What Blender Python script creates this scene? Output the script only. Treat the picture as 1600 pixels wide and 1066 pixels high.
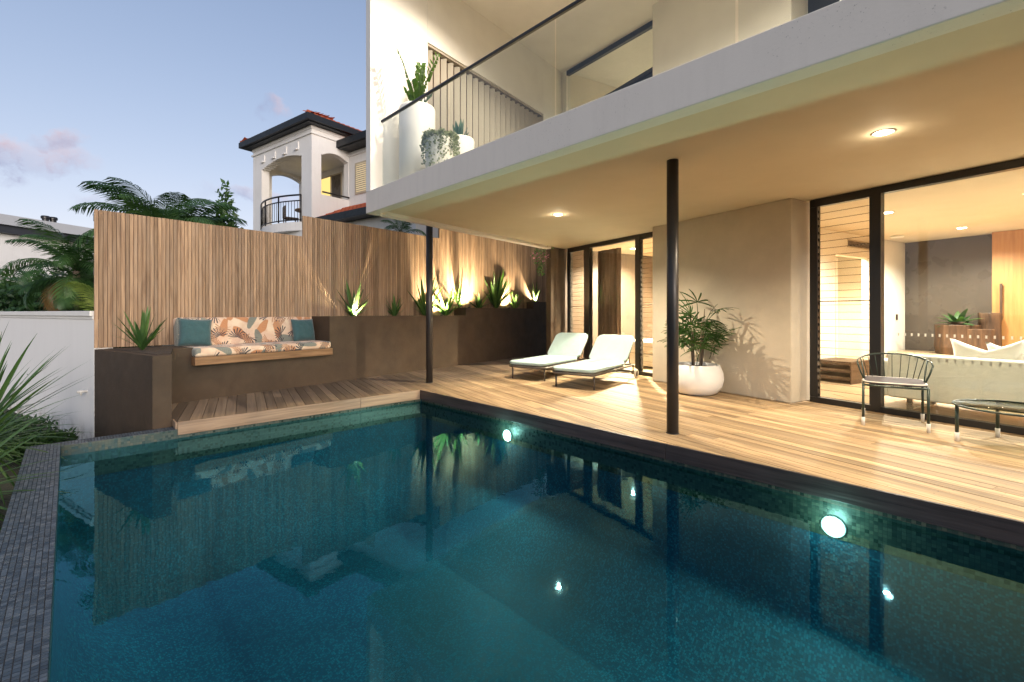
import bpy, bmesh, math, random
from mathutils import Vector, Matrix
random.seed(11)
R = math.radians
for o in list(bpy.data.objects):
    bpy.data.objects.remove(o, do_unlink=True)
scene = bpy.context.scene
COL = scene.collection

# ------------------------------------------------------------------ camera
cam = bpy.data.cameras.new('camera')
cam.sensor_width = 36.0
cam.lens = 726.0 / 1600.0 * 36.0
cam.shift_y = -0.0275
cam.clip_start = 0.02
cam.clip_end = 2000
camo = bpy.data.objects.new('camera', cam)
camo.location = (0, 0, 1.2)
camo.rotation_euler = (R(90), 0, 0)
COL.objects.link(camo)
scene.camera = camo

# ------------------------------------------------------------------ exposure, sampling
scene.view_settings.view_transform = 'Standard'
scene.view_settings.look = 'None'
scene.view_settings.exposure = 0.4
scene.view_settings.gamma = 1.0
scene.view_settings.use_curve_mapping = False
scene.render.engine = 'CYCLES'
cy = scene.cycles
cy.use_denoising = True
cy.max_bounces = 9
cy.diffuse_bounces = 4
cy.glossy_bounces = 4
cy.transmission_bounces = 6
cy.transparent_max_bounces = 40
cy.sample_clamp_indirect = 6.0
cy.caustics_reflective = False
cy.caustics_refractive = False
cy.blur_glossy = 0.5

# ------------------------------------------------------------------ node helper
class NT:
    def __init__(s, nt):
        s.t = nt
    def n(s, typ, **kw):
        nd = s.t.nodes.new(typ)
        for k, v in kw.items():
            setattr(nd, k, v)
        return nd
    def set(s, sock, v):
        if isinstance(v, bpy.types.NodeSocket):
            s.t.links.new(v, sock)
        elif v is not None:
            if hasattr(sock, 'default_value'):
                dv = sock.default_value
                if hasattr(dv, '__len__') and not hasattr(v, '__len__'):
                    sock.default_value = [v] * len(dv)
                elif hasattr(dv, '__len__') and len(dv) == 4 and len(v) == 3:
                    sock.default_value = (*v, 1)
                else:
                    sock.default_value = v
    def m(s, op, a, b=None, c=None, clamp=False):
        nd = s.n('ShaderNodeMath', operation=op, use_clamp=clamp)
        s.set(nd.inputs[0], a)
        s.set(nd.inputs[1], b)
        s.set(nd.inputs[2], c)
        return nd.outputs[0]
    def vm(s, op, a, b=None, c=None, out=0):
        nd = s.n('ShaderNodeVectorMath', operation=op)
        s.set(nd.inputs[0], a)
        s.set(nd.inputs[1], b)
        if op == 'SCALE':
            s.set(nd.inputs[3], c)
        elif c is not None:
            s.set(nd.inputs[2], c)
        return nd.outputs['Value'] if op in ('LENGTH', 'DOT_PRODUCT', 'DISTANCE') else nd.outputs[0]
    def mix(s, f, a, b, blend='MIX'):
        nd = s.n('ShaderNodeMix', data_type='RGBA', blend_type=blend)
        s.set(nd.inputs[0], f)
        s.set(nd.inputs[6], a)
        s.set(nd.inputs[7], b)
        return nd.outputs[2]
    def noise(s, vec, scale, detail=4, rough=0.55, out=0, dist=0.0):
        nd = s.n('ShaderNodeTexNoise')
        s.set(nd.inputs['Vector'], vec)
        nd.inputs['Scale'].default_value = scale
        nd.inputs['Detail'].default_value = detail
        nd.inputs['Roughness'].default_value = rough
        nd.inputs['Distortion'].default_value = dist
        return nd.outputs[out]
    def ramp(s, f, stops):
        nd = s.n('ShaderNodeValToRGB')
        el = nd.color_ramp.elements
        while len(el) < len(stops):
            el.new(0.5)
        for e, (p, c) in zip(el, stops):
            e.position = p
            e.color = (*c, 1) if hasattr(c, '__len__') else (c, c, c, 1)
        s.set(nd.inputs[0], f)
        return nd.outputs[0]
    def mrange(s, v, a, b, c=0.0, d=1.0, smooth=False):
        nd = s.n('ShaderNodeMapRange')
        if smooth:
            nd.interpolation_type = 'SMOOTHSTEP'
        s.set(nd.inputs[0], v)
        for i, x in enumerate((a, b, c, d)):
            nd.inputs[i + 1].default_value = x
        return nd.outputs[0]
    def bump(s, h, strength=0.3, dist=0.01):
        nd = s.n('ShaderNodeBump')
        nd.inputs['Strength'].default_value = strength
        nd.inputs['Distance'].default_value = dist
        s.set(nd.inputs['Height'], h)
        return nd.outputs[0]

# ------------------------------------------------------------------ world (dusk sky with a few pink clouds)
SUN_EL, SUN_AZ = R(11.0), R(150)      # afterglow low behind the camera, to its right
world = bpy.data.worlds.new('World')
scene.world = world
world.use_nodes = True
w = NT(world.node_tree)
for nd in list(world.node_tree.nodes):
    world.node_tree.nodes.remove(nd)
sky = w.n('ShaderNodeTexSky', sky_type='NISHITA')
sky.sun_disc = False
sky.sun_elevation = SUN_EL
sky.sun_rotation = SUN_AZ
sky.altitude = 50
sky.air_density = 1.0
sky.dust_density = 0.3
sky.ozone_density = 1.0
tc = w.n('ShaderNodeTexCoord').outputs['Generated']
nv = w.vm('SUBTRACT', w.noise(tc, 8.0, 6, 0.62, out=1), (0.5, 0.5, 0.5))
warp = w.vm('ADD', tc, w.vm('SCALE', nv, c=0.13))
tex = w.mrange(w.noise(warp, 17.0, 5, 0.6), 0.36, 0.6, 0.3, 1.0)
CLOUDS = ((-1.06, 1.0, 0.335, .085, .027, .9), (-0.975, 1.0, 0.362, .038, .020, .7), (-.51, 1.0, .43, .028, .016, .5),
          (-.83, 1.0, .235, .07, .014, .25), (-.56, 1.0, .252, .09, .018, .45), (-.34, 1.0, .27, .12, .025, .5))
SKY_STRENGTH = 0.12
raw = w.vm('SCALE', sky.outputs[0], c=SKY_STRENGTH)
den = w.vm('ADD', w.vm('SCALE', raw, c=1.5), (1, 1, 1))            # soft shoulder: the dusk sky is evenly bright
skyc = w.vm('MULTIPLY', w.vm('DIVIDE', raw, den), (1.98, 1.82, 2.07))
for (cx, cyy, cz, sx, sz, amt) in CLOUDS:
    dv = w.vm('MULTIPLY', w.vm('SUBTRACT', warp, tuple(Vector((cx, cyy, cz)).normalized())), (1 / sx, 1 / sx, 1 / sz))
    mk = w.m('MULTIPLY', w.mrange(w.vm('LENGTH', dv), 1.1, 0.4, 0.0, amt, True), tex, clamp=True)
    lit = w.mrange(w.vm('DOT_PRODUCT', dv, (.55, .0, .75)), -.45, .75)      # afterglow catches the upper right of each cloud
    skyc = w.mix(mk, skyc, w.mix(lit, (.235, .225, .36), (.66, .47, .47)))
bg = w.n('ShaderNodeBackground')
w.set(bg.inputs[0], w.vm('SCALE', skyc, c=1 / SKY_STRENGTH))
bg.inputs[1].default_value = SKY_STRENGTH
wo = w.n('ShaderNodeOutputWorld')
world.node_tree.links.new(bg.outputs[0], wo.inputs[0])

sun = bpy.data.lights.new('sun', 'SUN')
sun.energy = 2.5
sun.angle = R(38)
sun.color = (1.0, 0.89, 0.78)
suno = bpy.data.objects.new('sun', sun)
_sd = Vector((math.sin(SUN_AZ) * math.cos(SUN_EL), math.cos(SUN_AZ) * math.cos(SUN_EL), math.sin(SUN_EL)))
suno.rotation_euler = _sd.to_track_quat('Z', 'Y').to_euler()
COL.objects.link(suno)

# ------------------------------------------------------------------ mesh builder
class MB:
    def __init__(s):
        s.v = []; s.f = []; s.mi = []; s.sm = []
    def add(s, vs, fs, mi=0, smooth=False):
        b = len(s.v)
        s.v += [tuple(x) for x in vs]
        for f in fs:
            s.f.append([b + i for i in f]); s.mi.append(mi); s.sm.append(smooth)
        return s
    def prism(s, poly, z0, z1, mi=0):
        """poly: plan points (x, y); z0/z1 numbers or functions of (x, y)"""
        a = 0.0
        n = len(poly)
        for i in range(n):
            x0, y0 = poly[i][:2]; x1, y1 = poly[(i + 1) % n][:2]
            a += x0 * y1 - x1 * y0
        if a < 0:
            poly = poly[::-1]
        g = lambda z, p: z(p[0], p[1]) if callable(z) else z
        vs = [(p[0], p[1], g(z0, p)) for p in poly] + [(p[0], p[1], g(z1, p)) for p in poly]
        fs = [list(range(n))[::-1], list(range(n, 2 * n))]
        for i in range(n):
            j = (i + 1) % n
            fs.append([i, j, n + j, n + i])
        return s.add(vs, fs, mi)
    def box(s, x0, x1, y0, y1, z0, z1, fr=None, mi=0):
        ps = [(x0, y0), (x1, y0), (x1, y1), (x0, y1)]
        if fr:
            ps = [fr(*p) for p in ps]
        return s.prism(ps, z0, z1, mi)
    def tube(s, pts, r, seg=8, mi=0, cap=True, closed=False):
        pts = [Vector(p) for p in pts]
        n = len(pts)
        rr = r if hasattr(r, '__len__') else [r] * n
        vs, fs = [], []
        prev = None
        for i, p in enumerate(pts):
            if closed:
                t = pts[(i + 1) % n] - pts[i - 1]
            else:
                t = pts[min(i + 1, n - 1)] - pts[max(i - 1, 0)]
            t.normalize()
            if prev is None:
                a = Vector((0, 0, 1)) if abs(t.z) < .9 else Vector((1, 0, 0))
                u = t.cross(a).normalized()
            else:
                u = (prev - t * prev.dot(t)).normalized()
            prev = u
            v = t.cross(u)
            for k in range(seg):
                an = 2 * math.pi * k / seg
                vs.append(p + (u * math.cos(an) + v * math.sin(an)) * rr[i])
        m = n if closed else n - 1
        for i in range(m):
            i2 = (i + 1) % n
            for k in range(seg):
                k2 = (k + 1) % seg
                fs.append([i * seg + k, i * seg + k2, i2 * seg + k2, i2 * seg + k])
        s.add(vs, fs, mi, True)
        if cap and not closed:
            b = len(s.v) - n * seg
            s.f.append([b + k for k in range(seg)][::-1]); s.mi.append(mi); s.sm.append(False)
            s.f.append([b + (n - 1) * seg + k for k in range(seg)]); s.mi.append(mi); s.sm.append(False)
        return s
    def lathe(s, prof, seg=32, c=(0, 0, 0), mi=0, smooth=True):
        vs, fs = [], []
        for (r, z) in prof:
            for k in range(seg):
                a = 2 * math.pi * k / seg
                vs.append((c[0] + r * math.cos(a), c[1] + r * math.sin(a), c[2] + z))
        for i in range(len(prof) - 1):
            for k in range(seg):
                k2 = (k + 1) % seg
                fs.append([i * seg + k, i * seg + k2, (i + 1) * seg + k2, (i + 1) * seg + k])
        return s.add(vs, fs, mi, smooth)
    def obox(s, o, ex, ey, ez, mi=0):
        """box from corner o with three edge vectors"""
        o, ex, ey, ez = Vector(o), Vector(ex), Vector(ey), Vector(ez)
        vs = [o, o + ex, o + ex + ey, o + ey, o + ez, o + ex + ez, o + ex + ey + ez, o + ey + ez]
        fs = [[3, 2, 1, 0], [4, 5, 6, 7], [0, 1, 5, 4], [1, 2, 6, 5], [2, 3, 7, 6], [3, 0, 4, 7]]
        if ex.cross(ey).dot(ez) < 0:
            fs = [f[::-1] for f in fs]
        return s.add(vs, fs, mi)
    def mesh(s, name, mats, off=None):
        me = bpy.data.meshes.new(name)
        vs = s.v if off is None else [(x - off[0], y - off[1], z - off[2]) for x, y, z in s.v]
        me.from_pydata(vs, [], s.f)
        if not isinstance(mats, (list, tuple)):
            mats = [mats]
        for m in mats:
            me.materials.append(m)
        me.polygons.foreach_set('material_index', s.mi)
        me.polygons.foreach_set('use_smooth', s.sm)
        me.update()
        return me

def wloc(o):
    v = Vector((0, 0, 0))
    while o is not None:
        v += o.location
        o = o.parent
    return v

def put(name, me, parent=None, loc=(0, 0, 0), rot=(0, 0, 0), kind=None, scale=None):
    o = bpy.data.objects.new(name, me)
    o.location = loc; o.rotation_euler = rot
    if scale is not None:
        o.scale = (scale,) * 3 if not hasattr(scale, '__len__') else scale
    if parent is not None:
        o.parent = parent
    if kind:
        o['kind'] = kind
    COL.objects.link(o)
    return o

def build(mb, name, mats, parent=None, bevel=0.0, kind=None, local=False, seg=2):
    """world-space vertices, stored relative to the (unrotated) parent; a parentless object sits at its own base"""
    if parent is not None:
        off = (0, 0, 0) if local else tuple(wloc(parent))
        o = put(name, mb.mesh(name, mats, off), parent)
    else:
        if local:
            o = put(name, mb.mesh(name, mats))
        else:
            n = len(mb.v)
            c = (sum(p[0] for p in mb.v) / n, sum(p[1] for p in mb.v) / n, min(p[2] for p in mb.v))
            o = put(name, mb.mesh(name, mats, c), None, c)
    if bevel:
        b = o.modifiers.new('bevel', 'BEVEL')
        b.width = bevel; b.segments = seg; b.limit_method = 'ANGLE'; b.angle_limit = R(40)
    if kind:
        o['kind'] = kind
    return o

def tag(o, label, cat, group=None):
    o['label'] = label; o['category'] = cat
    if group:
        o['group'] = group
    return o

def thing(name, label, cat, loc=(0, 0, 0), rz=0.0, group=None):
    o = bpy.data.objects.new(name, None)
    o.empty_display_size = .1
    o.location = loc; o.rotation_euler = (0, 0, rz)
    COL.objects.link(o)
    return tag(o, label, cat, group)

# ------------------------------------------------------------------ frames of the place (metres; camera stands over the left pool edge)
DX, DY = .7228, .6910                    # across the pool
AX, AY = -.6910, .7228                   # along the pool, away from the camera
def PP(d, a): return (d * DX + a * AX, d * DY + a * AY)
O2 = (3.694, 6.15)
E1 = (-.5007, .8656); E2 = (.8656, .5007)
def FF(u, v): return (O2[0] + u * E1[0] + v * E2[0], O2[1] + u * E1[1] + v * E2[1])   # u along the facade, v into the house
WP = (-4.49, 6.135); WD = (.5863, .8101); WN = (-.8101, .5863)
def WW(s, n): return (WP[0] + s * WD[0] + n * WN[0], WP[1] + s * WD[1] + n * WN[1])   # s along the planter wall, n towards the fence
F0 = (-5.45, 6.06); FD = (.6275, .7786); FN = (-.7786, .6275)
def FE(s, n): return (F0[0] + s * FD[0] + n * FN[0], F0[1] + s * FD[1] + n * FN[1])   # along the slat fence
def on_line(px, fr, b):
    """parameter a with fr(a, b) on the sight line of photo column px"""
    k = (px - 800) / 726.0
    p0 = fr(0, b); p1 = fr(1, b)
    g0 = p0[0] - k * p0[1]; g1 = p1[0] - k * p1[1]
    return g0 / (g0 - g1)
def zat(py, Y): return 1.2 + (489 - py) * Y / 726.0
def a3(p, z): return (p[0], p[1], z)
CEIL = 2.72
# ------------------------------------------------------------------ materials
def mat(name):
    m = bpy.data.materials.new(name)
    m.use_nodes = True
    nt = m.node_tree
    for nd in list(nt.nodes):
        nt.nodes.remove(nd)
    k = NT(nt)
    k.out = k.n('ShaderNodeOutputMaterial')
    k.mat = m
    return k

def pbsdf(k, col, rough=0.6, normal=None, metallic=0.0, spec=0.5, sheen=0.0):
    b = k.n('ShaderNodeBsdfPrincipled')
    k.set(b.inputs['Base Color'], col)
    k.set(b.inputs['Roughness'], rough)
    b.inputs['Metallic'].default_value = metallic
    b.inputs['Specular IOR Level'].default_value = spec
    if sheen:
        b.inputs['Sheen Weight'].default_value = sheen
    if normal is not None:
        k.set(b.inputs['Normal'], normal)
    k.t.links.new(b.outputs[0], k.out.inputs[0])
    return b

def ocoord(k, rnd=0.0):
    c = k.n('ShaderNodeTexCoord').outputs['Object']
    if rnd:
        r = k.n('ShaderNodeObjectInfo').outputs['Random']
        c = k.vm('ADD', c, k.vm('SCALE', (37.0, 19.0, 53.0), c=k.m('MULTIPLY', r, rnd)))
    return c

def plain(name, col, rough=0.6, var=0.12, scale=6.0, bump=0.0, bscale=60.0, metallic=0.0, spec=0.5, sheen=0.0, dist=0.004):
    k = mat(name)
    c = ocoord(k)
    n = k.noise(c, scale, 5, 0.6)
    f = k.mrange(n, 0.3, 0.7, 1 - var, 1 + var * .6)
    cc = k.vm('SCALE', tuple(col), c=f)
    nm = k.bump(k.noise(c, bscale, 4, 0.6), bump, dist) if bump else None
    rg = k.mrange(k.noise(c, scale * 2.3, 3), .3, .7, max(rough - .07, 0.02), min(rough + .07, 1))
    pbsdf(k, cc, rg, nm, metallic, spec, sheen)
    return k.mat

def wood(name, c_lo, c_hi, axis, rough=0.6, along=1.2, across=38.0, var=0.35, bump=0.25, stain=0.25, grey=None, unlit_outside=False, screws=False):
    k = mat(name)
    c = ocoord(k, 1.0)
    sc = [across] * 3
    sc[axis] = along
    p = k.vm('MULTIPLY', c, tuple(sc))
    g = k.noise(p, 1.0, 6, 0.62, dist=0.6)
    sc2 = [across * .28] * 3
    sc2[axis] = along * .8
    g2 = k.noise(k.vm('MULTIPLY', c, tuple(sc2)), 1.0, 3, 0.5, dist=1.6)
    f = k.m('ADD', k.m('MULTIPLY', g, .6), k.m('MULTIPLY', g2, .4))
    col = k.ramp(f, [(.34, c_lo), (.5, [(a + b) / 2 for a, b in zip(c_lo, c_hi)]), (.68, c_hi)])
    rnd = k.n('ShaderNodeObjectInfo').outputs['Random']
    br = k.mrange(rnd, 0, 1, 1 - var, 1 + var * .75)
    col = k.vm('SCALE', col, c=br)
    r2 = k.m('FRACT', k.m('MULTIPLY', rnd, 17.3))
    if grey:
        st = k.mrange(k.noise(c, 1.7, 5, .6), .42, .66)
        col = k.mix(k.m('MULTIPLY', k.m('MULTIPLY', st, stain), k.mrange(r2, 0, 1, .5, 1.2)), col, grey)
    else:
        st = k.mrange(k.noise(c, 2.2, 4, .6), .5, .75)
        col = k.mix(k.m('MULTIPLY', st, stain), col, tuple(x * .45 for x in c_lo))
    if screws:
        sx = k.n('ShaderNodeSeparateXYZ'); k.set(sx.inputs[0], k.n('ShaderNodeTexCoord').outputs['Object'])
        fx = k.m('SUBTRACT', k.m('FRACT', k.m('MULTIPLY', sx.outputs[0], 1 / .45)), .5)
        fy = k.m('SUBTRACT', k.m('ABSOLUTE', sx.outputs[1]), .034)
        dd = k.m('ADD', k.m('POWER', k.m('MULTIPLY', fx, .45), 2), k.m('POWER', fy, 2))
        col = k.mix(k.m('MULTIPLY', k.m('LESS_THAN', dd, .0045 ** 2), .8), col, (.05, .042, .036))
    if unlit_outside:
        # outside the roof line the dimness of the unlit deck is put into the colour
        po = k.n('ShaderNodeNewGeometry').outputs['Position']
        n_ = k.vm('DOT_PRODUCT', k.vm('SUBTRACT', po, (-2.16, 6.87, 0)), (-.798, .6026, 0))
        dim = k.mrange(k.m('ADD', n_, k.m('MULTIPLY', k.m('SUBTRACT', k.noise(po, 1.6, 4), .5), 1.2)), -1.0, .5, 0, .88, True)
        col = k.mix(dim, col, k.vm('SCALE', (.105, .080, .066), c=k.m('MULTIPLY', br, k.mrange(g, .3, .7, .6, 1.35))))
    rg = k.mrange(g, .3, .7, rough - .1, rough + .12)
    pbsdf(k, col, rg, k.bump(g, bump, .004), spec=.35)
    return k.mat

M = {}
M['slat'] = wood('slat timber', (.165, .095, .055), (.45, .305, .195), 2, .7, 1.6, 55, .32, .3, .32, grey=(.33, .255, .20))
M['deck'] = wood('deck timber', (.19, .108, .052), (.68, .495, .285), 0, .58, 1.0, 42, .42, .3, .3, grey=(.28, .20, .145), unlit_outside=True, screws=True)
M['weather'] = wood('weathered timber', (.19, .125, .08), (.44, .31, .21), 0, .5, 1.2, 40, .15, .3, .3, grey=(.25, .20, .165))  # fascia timber for the far boards, lightened as the lit copy
M['weather_shaded'] = wood('shaded fascia timber', (.022, .016, .015), (.075, .056, .052), 0, .36, 1.2, 40, .2, .35, .4, grey=(.07, .06, .065))  # shaded copy of the fascia timber: the right boards' shade put into the colour
M['bench_wood'] = wood('bench timber', (.15, .075, .035), (.34, .20, .105), 0, .5, 1.5, 40, .1, .2)
M['oak'] = wood('oak veneer', (.36, .16, .05), (.50, .25, .09), 2, .45, 1.0, 26, .08, .1, .1)
M['floor_wood'] = wood('floor boards', (.38, .27, .165), (.58, .44, .29), 1, .35, 1.0, 22, .1, .1)
M['dark_wood'] = wood('dark timber', (.03, .016, .010), (.10, .055, .03), 0, .45, 1.5, 30, .2, .2)
M['stump'] = wood('stump timber', (.03, .014, .007), (.13, .065, .03), 2, .6, 2.0, 20, .2, .4)
M['bark'] = wood('palm bark', (.09, .07, .05), (.24, .19, .14), 0, .9, 12, 6, .2, .6)

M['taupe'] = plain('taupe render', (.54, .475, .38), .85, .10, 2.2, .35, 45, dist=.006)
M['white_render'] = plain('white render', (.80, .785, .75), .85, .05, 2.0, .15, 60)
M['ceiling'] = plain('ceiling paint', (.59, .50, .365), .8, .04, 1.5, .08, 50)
M['int_cream'] = plain('interior cream', (.80, .745, .65), .75, .04, 2)
M['int_white'] = plain('interior white', (.80, .74, .64), .75, .04, 2)
M['grey_panel'] = plain('grey plaster', (.075, .058, .046), .3, .18, 1.3, .1, 20)
M['dark_render'] = plain('dark brown render', (.058, .036, .020), .7, .28, 2.4, .4, 30, dist=.006)
M['black_metal'] = plain('black aluminium', (.012, .011, .011), .35, .1, 5)
M['post_metal'] = plain('charcoal steel', (.045, .040, .038), .38, .12, 4, metallic=.35)
M['navy_frame'] = plain('navy frame', (.012, .018, .032), .4, .1, 5)
M['green_metal'] = plain('green powder coat', (.018, .035, .026), .35, .1, 8)
M['grey_metal'] = plain('grey brown metal', (.09, .075, .065), .4, .1, 8, metallic=.3)
M['chrome'] = plain('brushed steel', (.45, .42, .38), .3, .1, 8, metallic=.9)
M['white_plastic'] = plain('white plastic', (.75, .72, .66), .4, .05, 8)
M['pot_white'] = plain('white glazed concrete', (.80, .79, .77), .45, .05, 4, .06, 40)
M['terracotta'] = plain('terracotta', (.36, .11, .05), .8, .15, 6, .2, 60)
M['soil'] = plain('soil', (.055, .038, .026), .95, .4, 14, .8, 40, dist=.02)
M['ground'] = plain('garden earth', (.06, .06, .035), .95, .4, 3, .6, 20, dist=.02)
M['mint'] = plain('mint canvas', (.47, .63, .63), .85, .06, 9, .45, 8, sheen=.2, dist=.02)
M['mint_pipe'] = plain('dark mint piping', (.22, .30, .28), .8, .05, 9)
M['plum'] = plain('plum grey canvas', (.10, .085, .095), .85, .1, 9, .2, 150)
M['teal'] = plain('teal linen', (.032, .085, .095), .9, .16, 14, .6, 16, sheen=.3, dist=.02)
M['white_fabric'] = plain('white linen', (.80, .77, .70), .85, .05, 9, .4, 10, sheen=.2, dist=.02)
M['curtain'] = plain('brown curtain', (.17, .098, .06), .85, .15, 9, .3, 120)
M['louver'] = plain('screen louvre paint', (.40, .365, .31), .6, .05, 4)
M['gutter'] = plain('dark gutter', (.006, .010, .015), .55, .1, 4)
M['roof_tile'] = plain('orange roof tile', (.46, .105, .042), .75, .3, 5, .2, 20)
M['beige'] = plain('beige frame paint', (.50, .42, .31), .6, .05, 5)
M['grey_roof'] = plain('pale metal roof', (.52, .53, .55), .5, .05, 2)
M['dark_band'] = plain('dark fascia', (.04, .042, .05), .5, .1, 3)
M['pink'] = plain('pink blossom', (.60, .22, .34), .7, .2, 20)
M['grout'] = plain('grout', (.026, .030, .038), .9, .1, 20)

def leaf(name, col, col2, rough=.45, trans=.25, rnd=.35):
    k = mat(name)
    c = ocoord(k)
    r = k.n('ShaderNodeObjectInfo').outputs['Random']
    n = k.noise(c, 7.0, 3)
    f = k.m('ADD', k.m('MULTIPLY', n, .6), k.m('MULTIPLY', r, .4))
    cc = k.ramp(f, [(.3, col), (.7, col2)])
    b = k.n('ShaderNodeBsdfPrincipled')
    k.set(b.inputs['Base Color'], cc)
    b.inputs['Roughness'].default_value = rough
    t = k.n('ShaderNodeBsdfTranslucent')
    k.set(t.inputs[0], k.vm('MULTIPLY', cc, (1.2, 1.3, .7)))
    mx = k.n('ShaderNodeMixShader')
    mx.inputs[0].default_value = trans
    k.t.links.new(b.outputs[0], mx.inputs[1])
    k.t.links.new(t.outputs[0], mx.inputs[2])
    k.t.links.new(mx.outputs[0], k.out.inputs[0])
    return k.mat
M['agave'] = leaf('sword leaf', (.035, .085, .022), (.10, .19, .05))
M['agave_blue'] = leaf('blue agave leaf', (.045, .10, .09), (.10, .19, .165))
M['palm'] = leaf('palm leaflet', (.026, .075, .02), (.085, .175, .048))
M['palm_dry'] = leaf('dry palm leaflet', (.10, .05, .015), (.24, .12, .035))
M['palm_lime'] = leaf('lime palm leaflet', (.16, .24, .04), (.30, .38, .08))
M['shrub'] = leaf('shrub leaf', (.02, .055, .018), (.06, .13, .035))
M['shrub_lt'] = leaf('light shrub leaf', (.05, .12, .03), (.12, .22, .06))
M['grass'] = leaf('ground cover', (.03, .07, .02), (.08, .15, .04))
M['silver'] = leaf('silver trailing leaf', (.13, .17, .11), (.26, .30, .20))
M['zz'] = leaf('glossy leaf', (.03, .085, .015), (.08, .16, .03), .25)
M['rhapis'] = leaf('lady palm leaf', (.02, .06, .014), (.055, .13, .03))

def schlick(k, f0, normal=None, gain=1.0):
    """mirror share that is the same from both sides of a pane"""
    g = k.n('ShaderNodeNewGeometry')
    d = k.m('ABSOLUTE', k.vm('DOT_PRODUCT', g.outputs['Incoming'], normal if normal is not None else g.outputs['Normal']))
    p = k.m('POWER', k.m('SUBTRACT', 1.0, d, clamp=True), 5.0)
    return k.m('MULTIPLY', k.m('ADD', k.m('MULTIPLY', p, 1 - f0), f0), gain, clamp=True)

def glass(name, tint=(.93, .95, .93), refl=1.0, rough=0.0, ior=1.5):
    k = mat(name)
    t = k.n('ShaderNodeBsdfTransparent')
    k.set(t.inputs[0], tint)
    g = k.n('ShaderNodeBsdfGlossy')
    g.inputs['Roughness'].default_value = rough
    mx = k.n('ShaderNodeMixShader')
    k.set(mx.inputs[0], schlick(k, .04, None, refl))
    k.t.links.new(t.outputs[0], mx.inputs[1])
    k.t.links.new(g.outputs[0], mx.inputs[2])
    k.t.links.new(mx.outputs[0], k.out.inputs[0])
    return k.mat
M['glass'] = glass('clear glass')
M['louvre_glass'] = glass('louvre glass', (.86, .83, .76), 1.0)
M['table_glass'] = glass('smoked glass', (.62, .64, .58), 1.2)
M['glass_edge'] = plain('glass edge', (.10, .075, .045), .3, .05, 5)

def emit(name, col, s):
    k = mat(name)
    e = k.n('ShaderNodeEmission')
    k.set(e.inputs[0], col)
    e.inputs[1].default_value = s
    k.t.links.new(e.outputs[0], k.out.inputs[0])
    return k.mat
M['lamp_warm'] = emit('warm lamp', (1, .86, .62), 40)
M['lamp_pool'] = emit('pool lamp', (.80, 1.0, .95), 60)
M['win_yellow'] = emit('lit window', (1.0, .72, .24), .95)
M['win_soft'] = emit('softly lit blind', (1.0, .78, .45), .62)

# water: still surface, mirror by Fresnel, tinted see-through below
def water():
    k = mat('pool water')
    geo = k.n('ShaderNodeNewGeometry').outputs['Position']
    h = k.noise(geo, 2.2, 3, .5)
    h2 = k.noise(geo, 9.0, 2, .5)
    nm = k.bump(k.m('ADD', h, k.m('MULTIPLY', h2, .18)), .030, .05)
    t = k.n('ShaderNodeBsdfTransparent')
    k.set(t.inputs[0], (.30, .66, .72))
    g = k.n('ShaderNodeBsdfGlossy')
    g.inputs['Roughness'].default_value = 0.02
    g.inputs[0].default_value = (.28, .74, 1.0, 1)
    k.set(g.inputs['Normal'], nm)
    mx = k.n('ShaderNodeMixShader')
    k.set(mx.inputs[0], schlick(k, .022, nm, 1.0))
    k.t.links.new(t.outputs[0], mx.inputs[1])
    k.t.links.new(g.outputs[0], mx.inputs[2])
    k.t.links.new(mx.outputs[0], k.out.inputs[0])
    return k.mat
M['water'] = water()

def mosaic(name, size, c1, c2, c3, grout, rough=.35, frame=True):
    """small square mosaic by pool axes (x across, y along, z up in object space)"""
    k = mat(name)
    c = k.n('ShaderNodeTexCoord').outputs['Object']
    s = k.vm('SCALE', c, c=1 / size)
    cell = k.vm('FLOOR', k.vm('ADD', s, (.013, .013, .013)))
    fr = k.vm('FRACTION', k.vm('ADD', s, (.013, .013, .013)))
    wn = k.n('ShaderNodeTexWhiteNoise', noise_dimensions='3D')
    k.set(wn.inputs['Vector'], cell)
    val = wn.outputs['Value']
    col = k.ramp(val, [(.0, c1), (.5, c2), (1.0, c3)])
    sx = k.n('ShaderNodeSeparateXYZ'); k.set(sx.inputs[0], fr)
    nrm = k.n('ShaderNodeSeparateXYZ')
    vt = k.n('ShaderNodeVectorTransform', vector_type='NORMAL', convert_from='WORLD', convert_to='OBJECT')
    k.set(vt.inputs[0], k.n('ShaderNodeNewGeometry').outputs['Normal'])
    k.set(nrm.inputs[0], vt.outputs[0])
    g = None
    for i in range(3):
        e = k.m('ABSOLUTE', k.m('SUBTRACT', sx.outputs[i], .5))
        e = k.m('GREATER_THAN', e, .452)
        e = k.m('MULTIPLY', e, k.m('LESS_THAN', k.m('ABSOLUTE', nrm.outputs[i]), .5))
        g = e if g is None else k.m('MAXIMUM', g, e)
    big = k.mrange(k.noise(c, 1.3, 3), .3, .7, .75, 1.2)
    col = k.vm('SCALE', col, c=big)
    col = k.mix(g, col, grout)
    pbsdf(k, col, k.mrange(val, 0, 1, rough - .12, rough + .15), k.bump(g, -.4, .002), spec=.5)
    return k.mat
M['pool_tile'] = mosaic('pool mosaic', .015, (.0005, .034, .066), (.0012, .052, .095), (.012, .13, .19), (.0012, .04, .07), .75)
M['strip_tile'] = mosaic('waterline mosaic', .0245, (.024, .038, .030), (.046, .060, .044), (.085, .088, .060), (.032, .036, .026))

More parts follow.
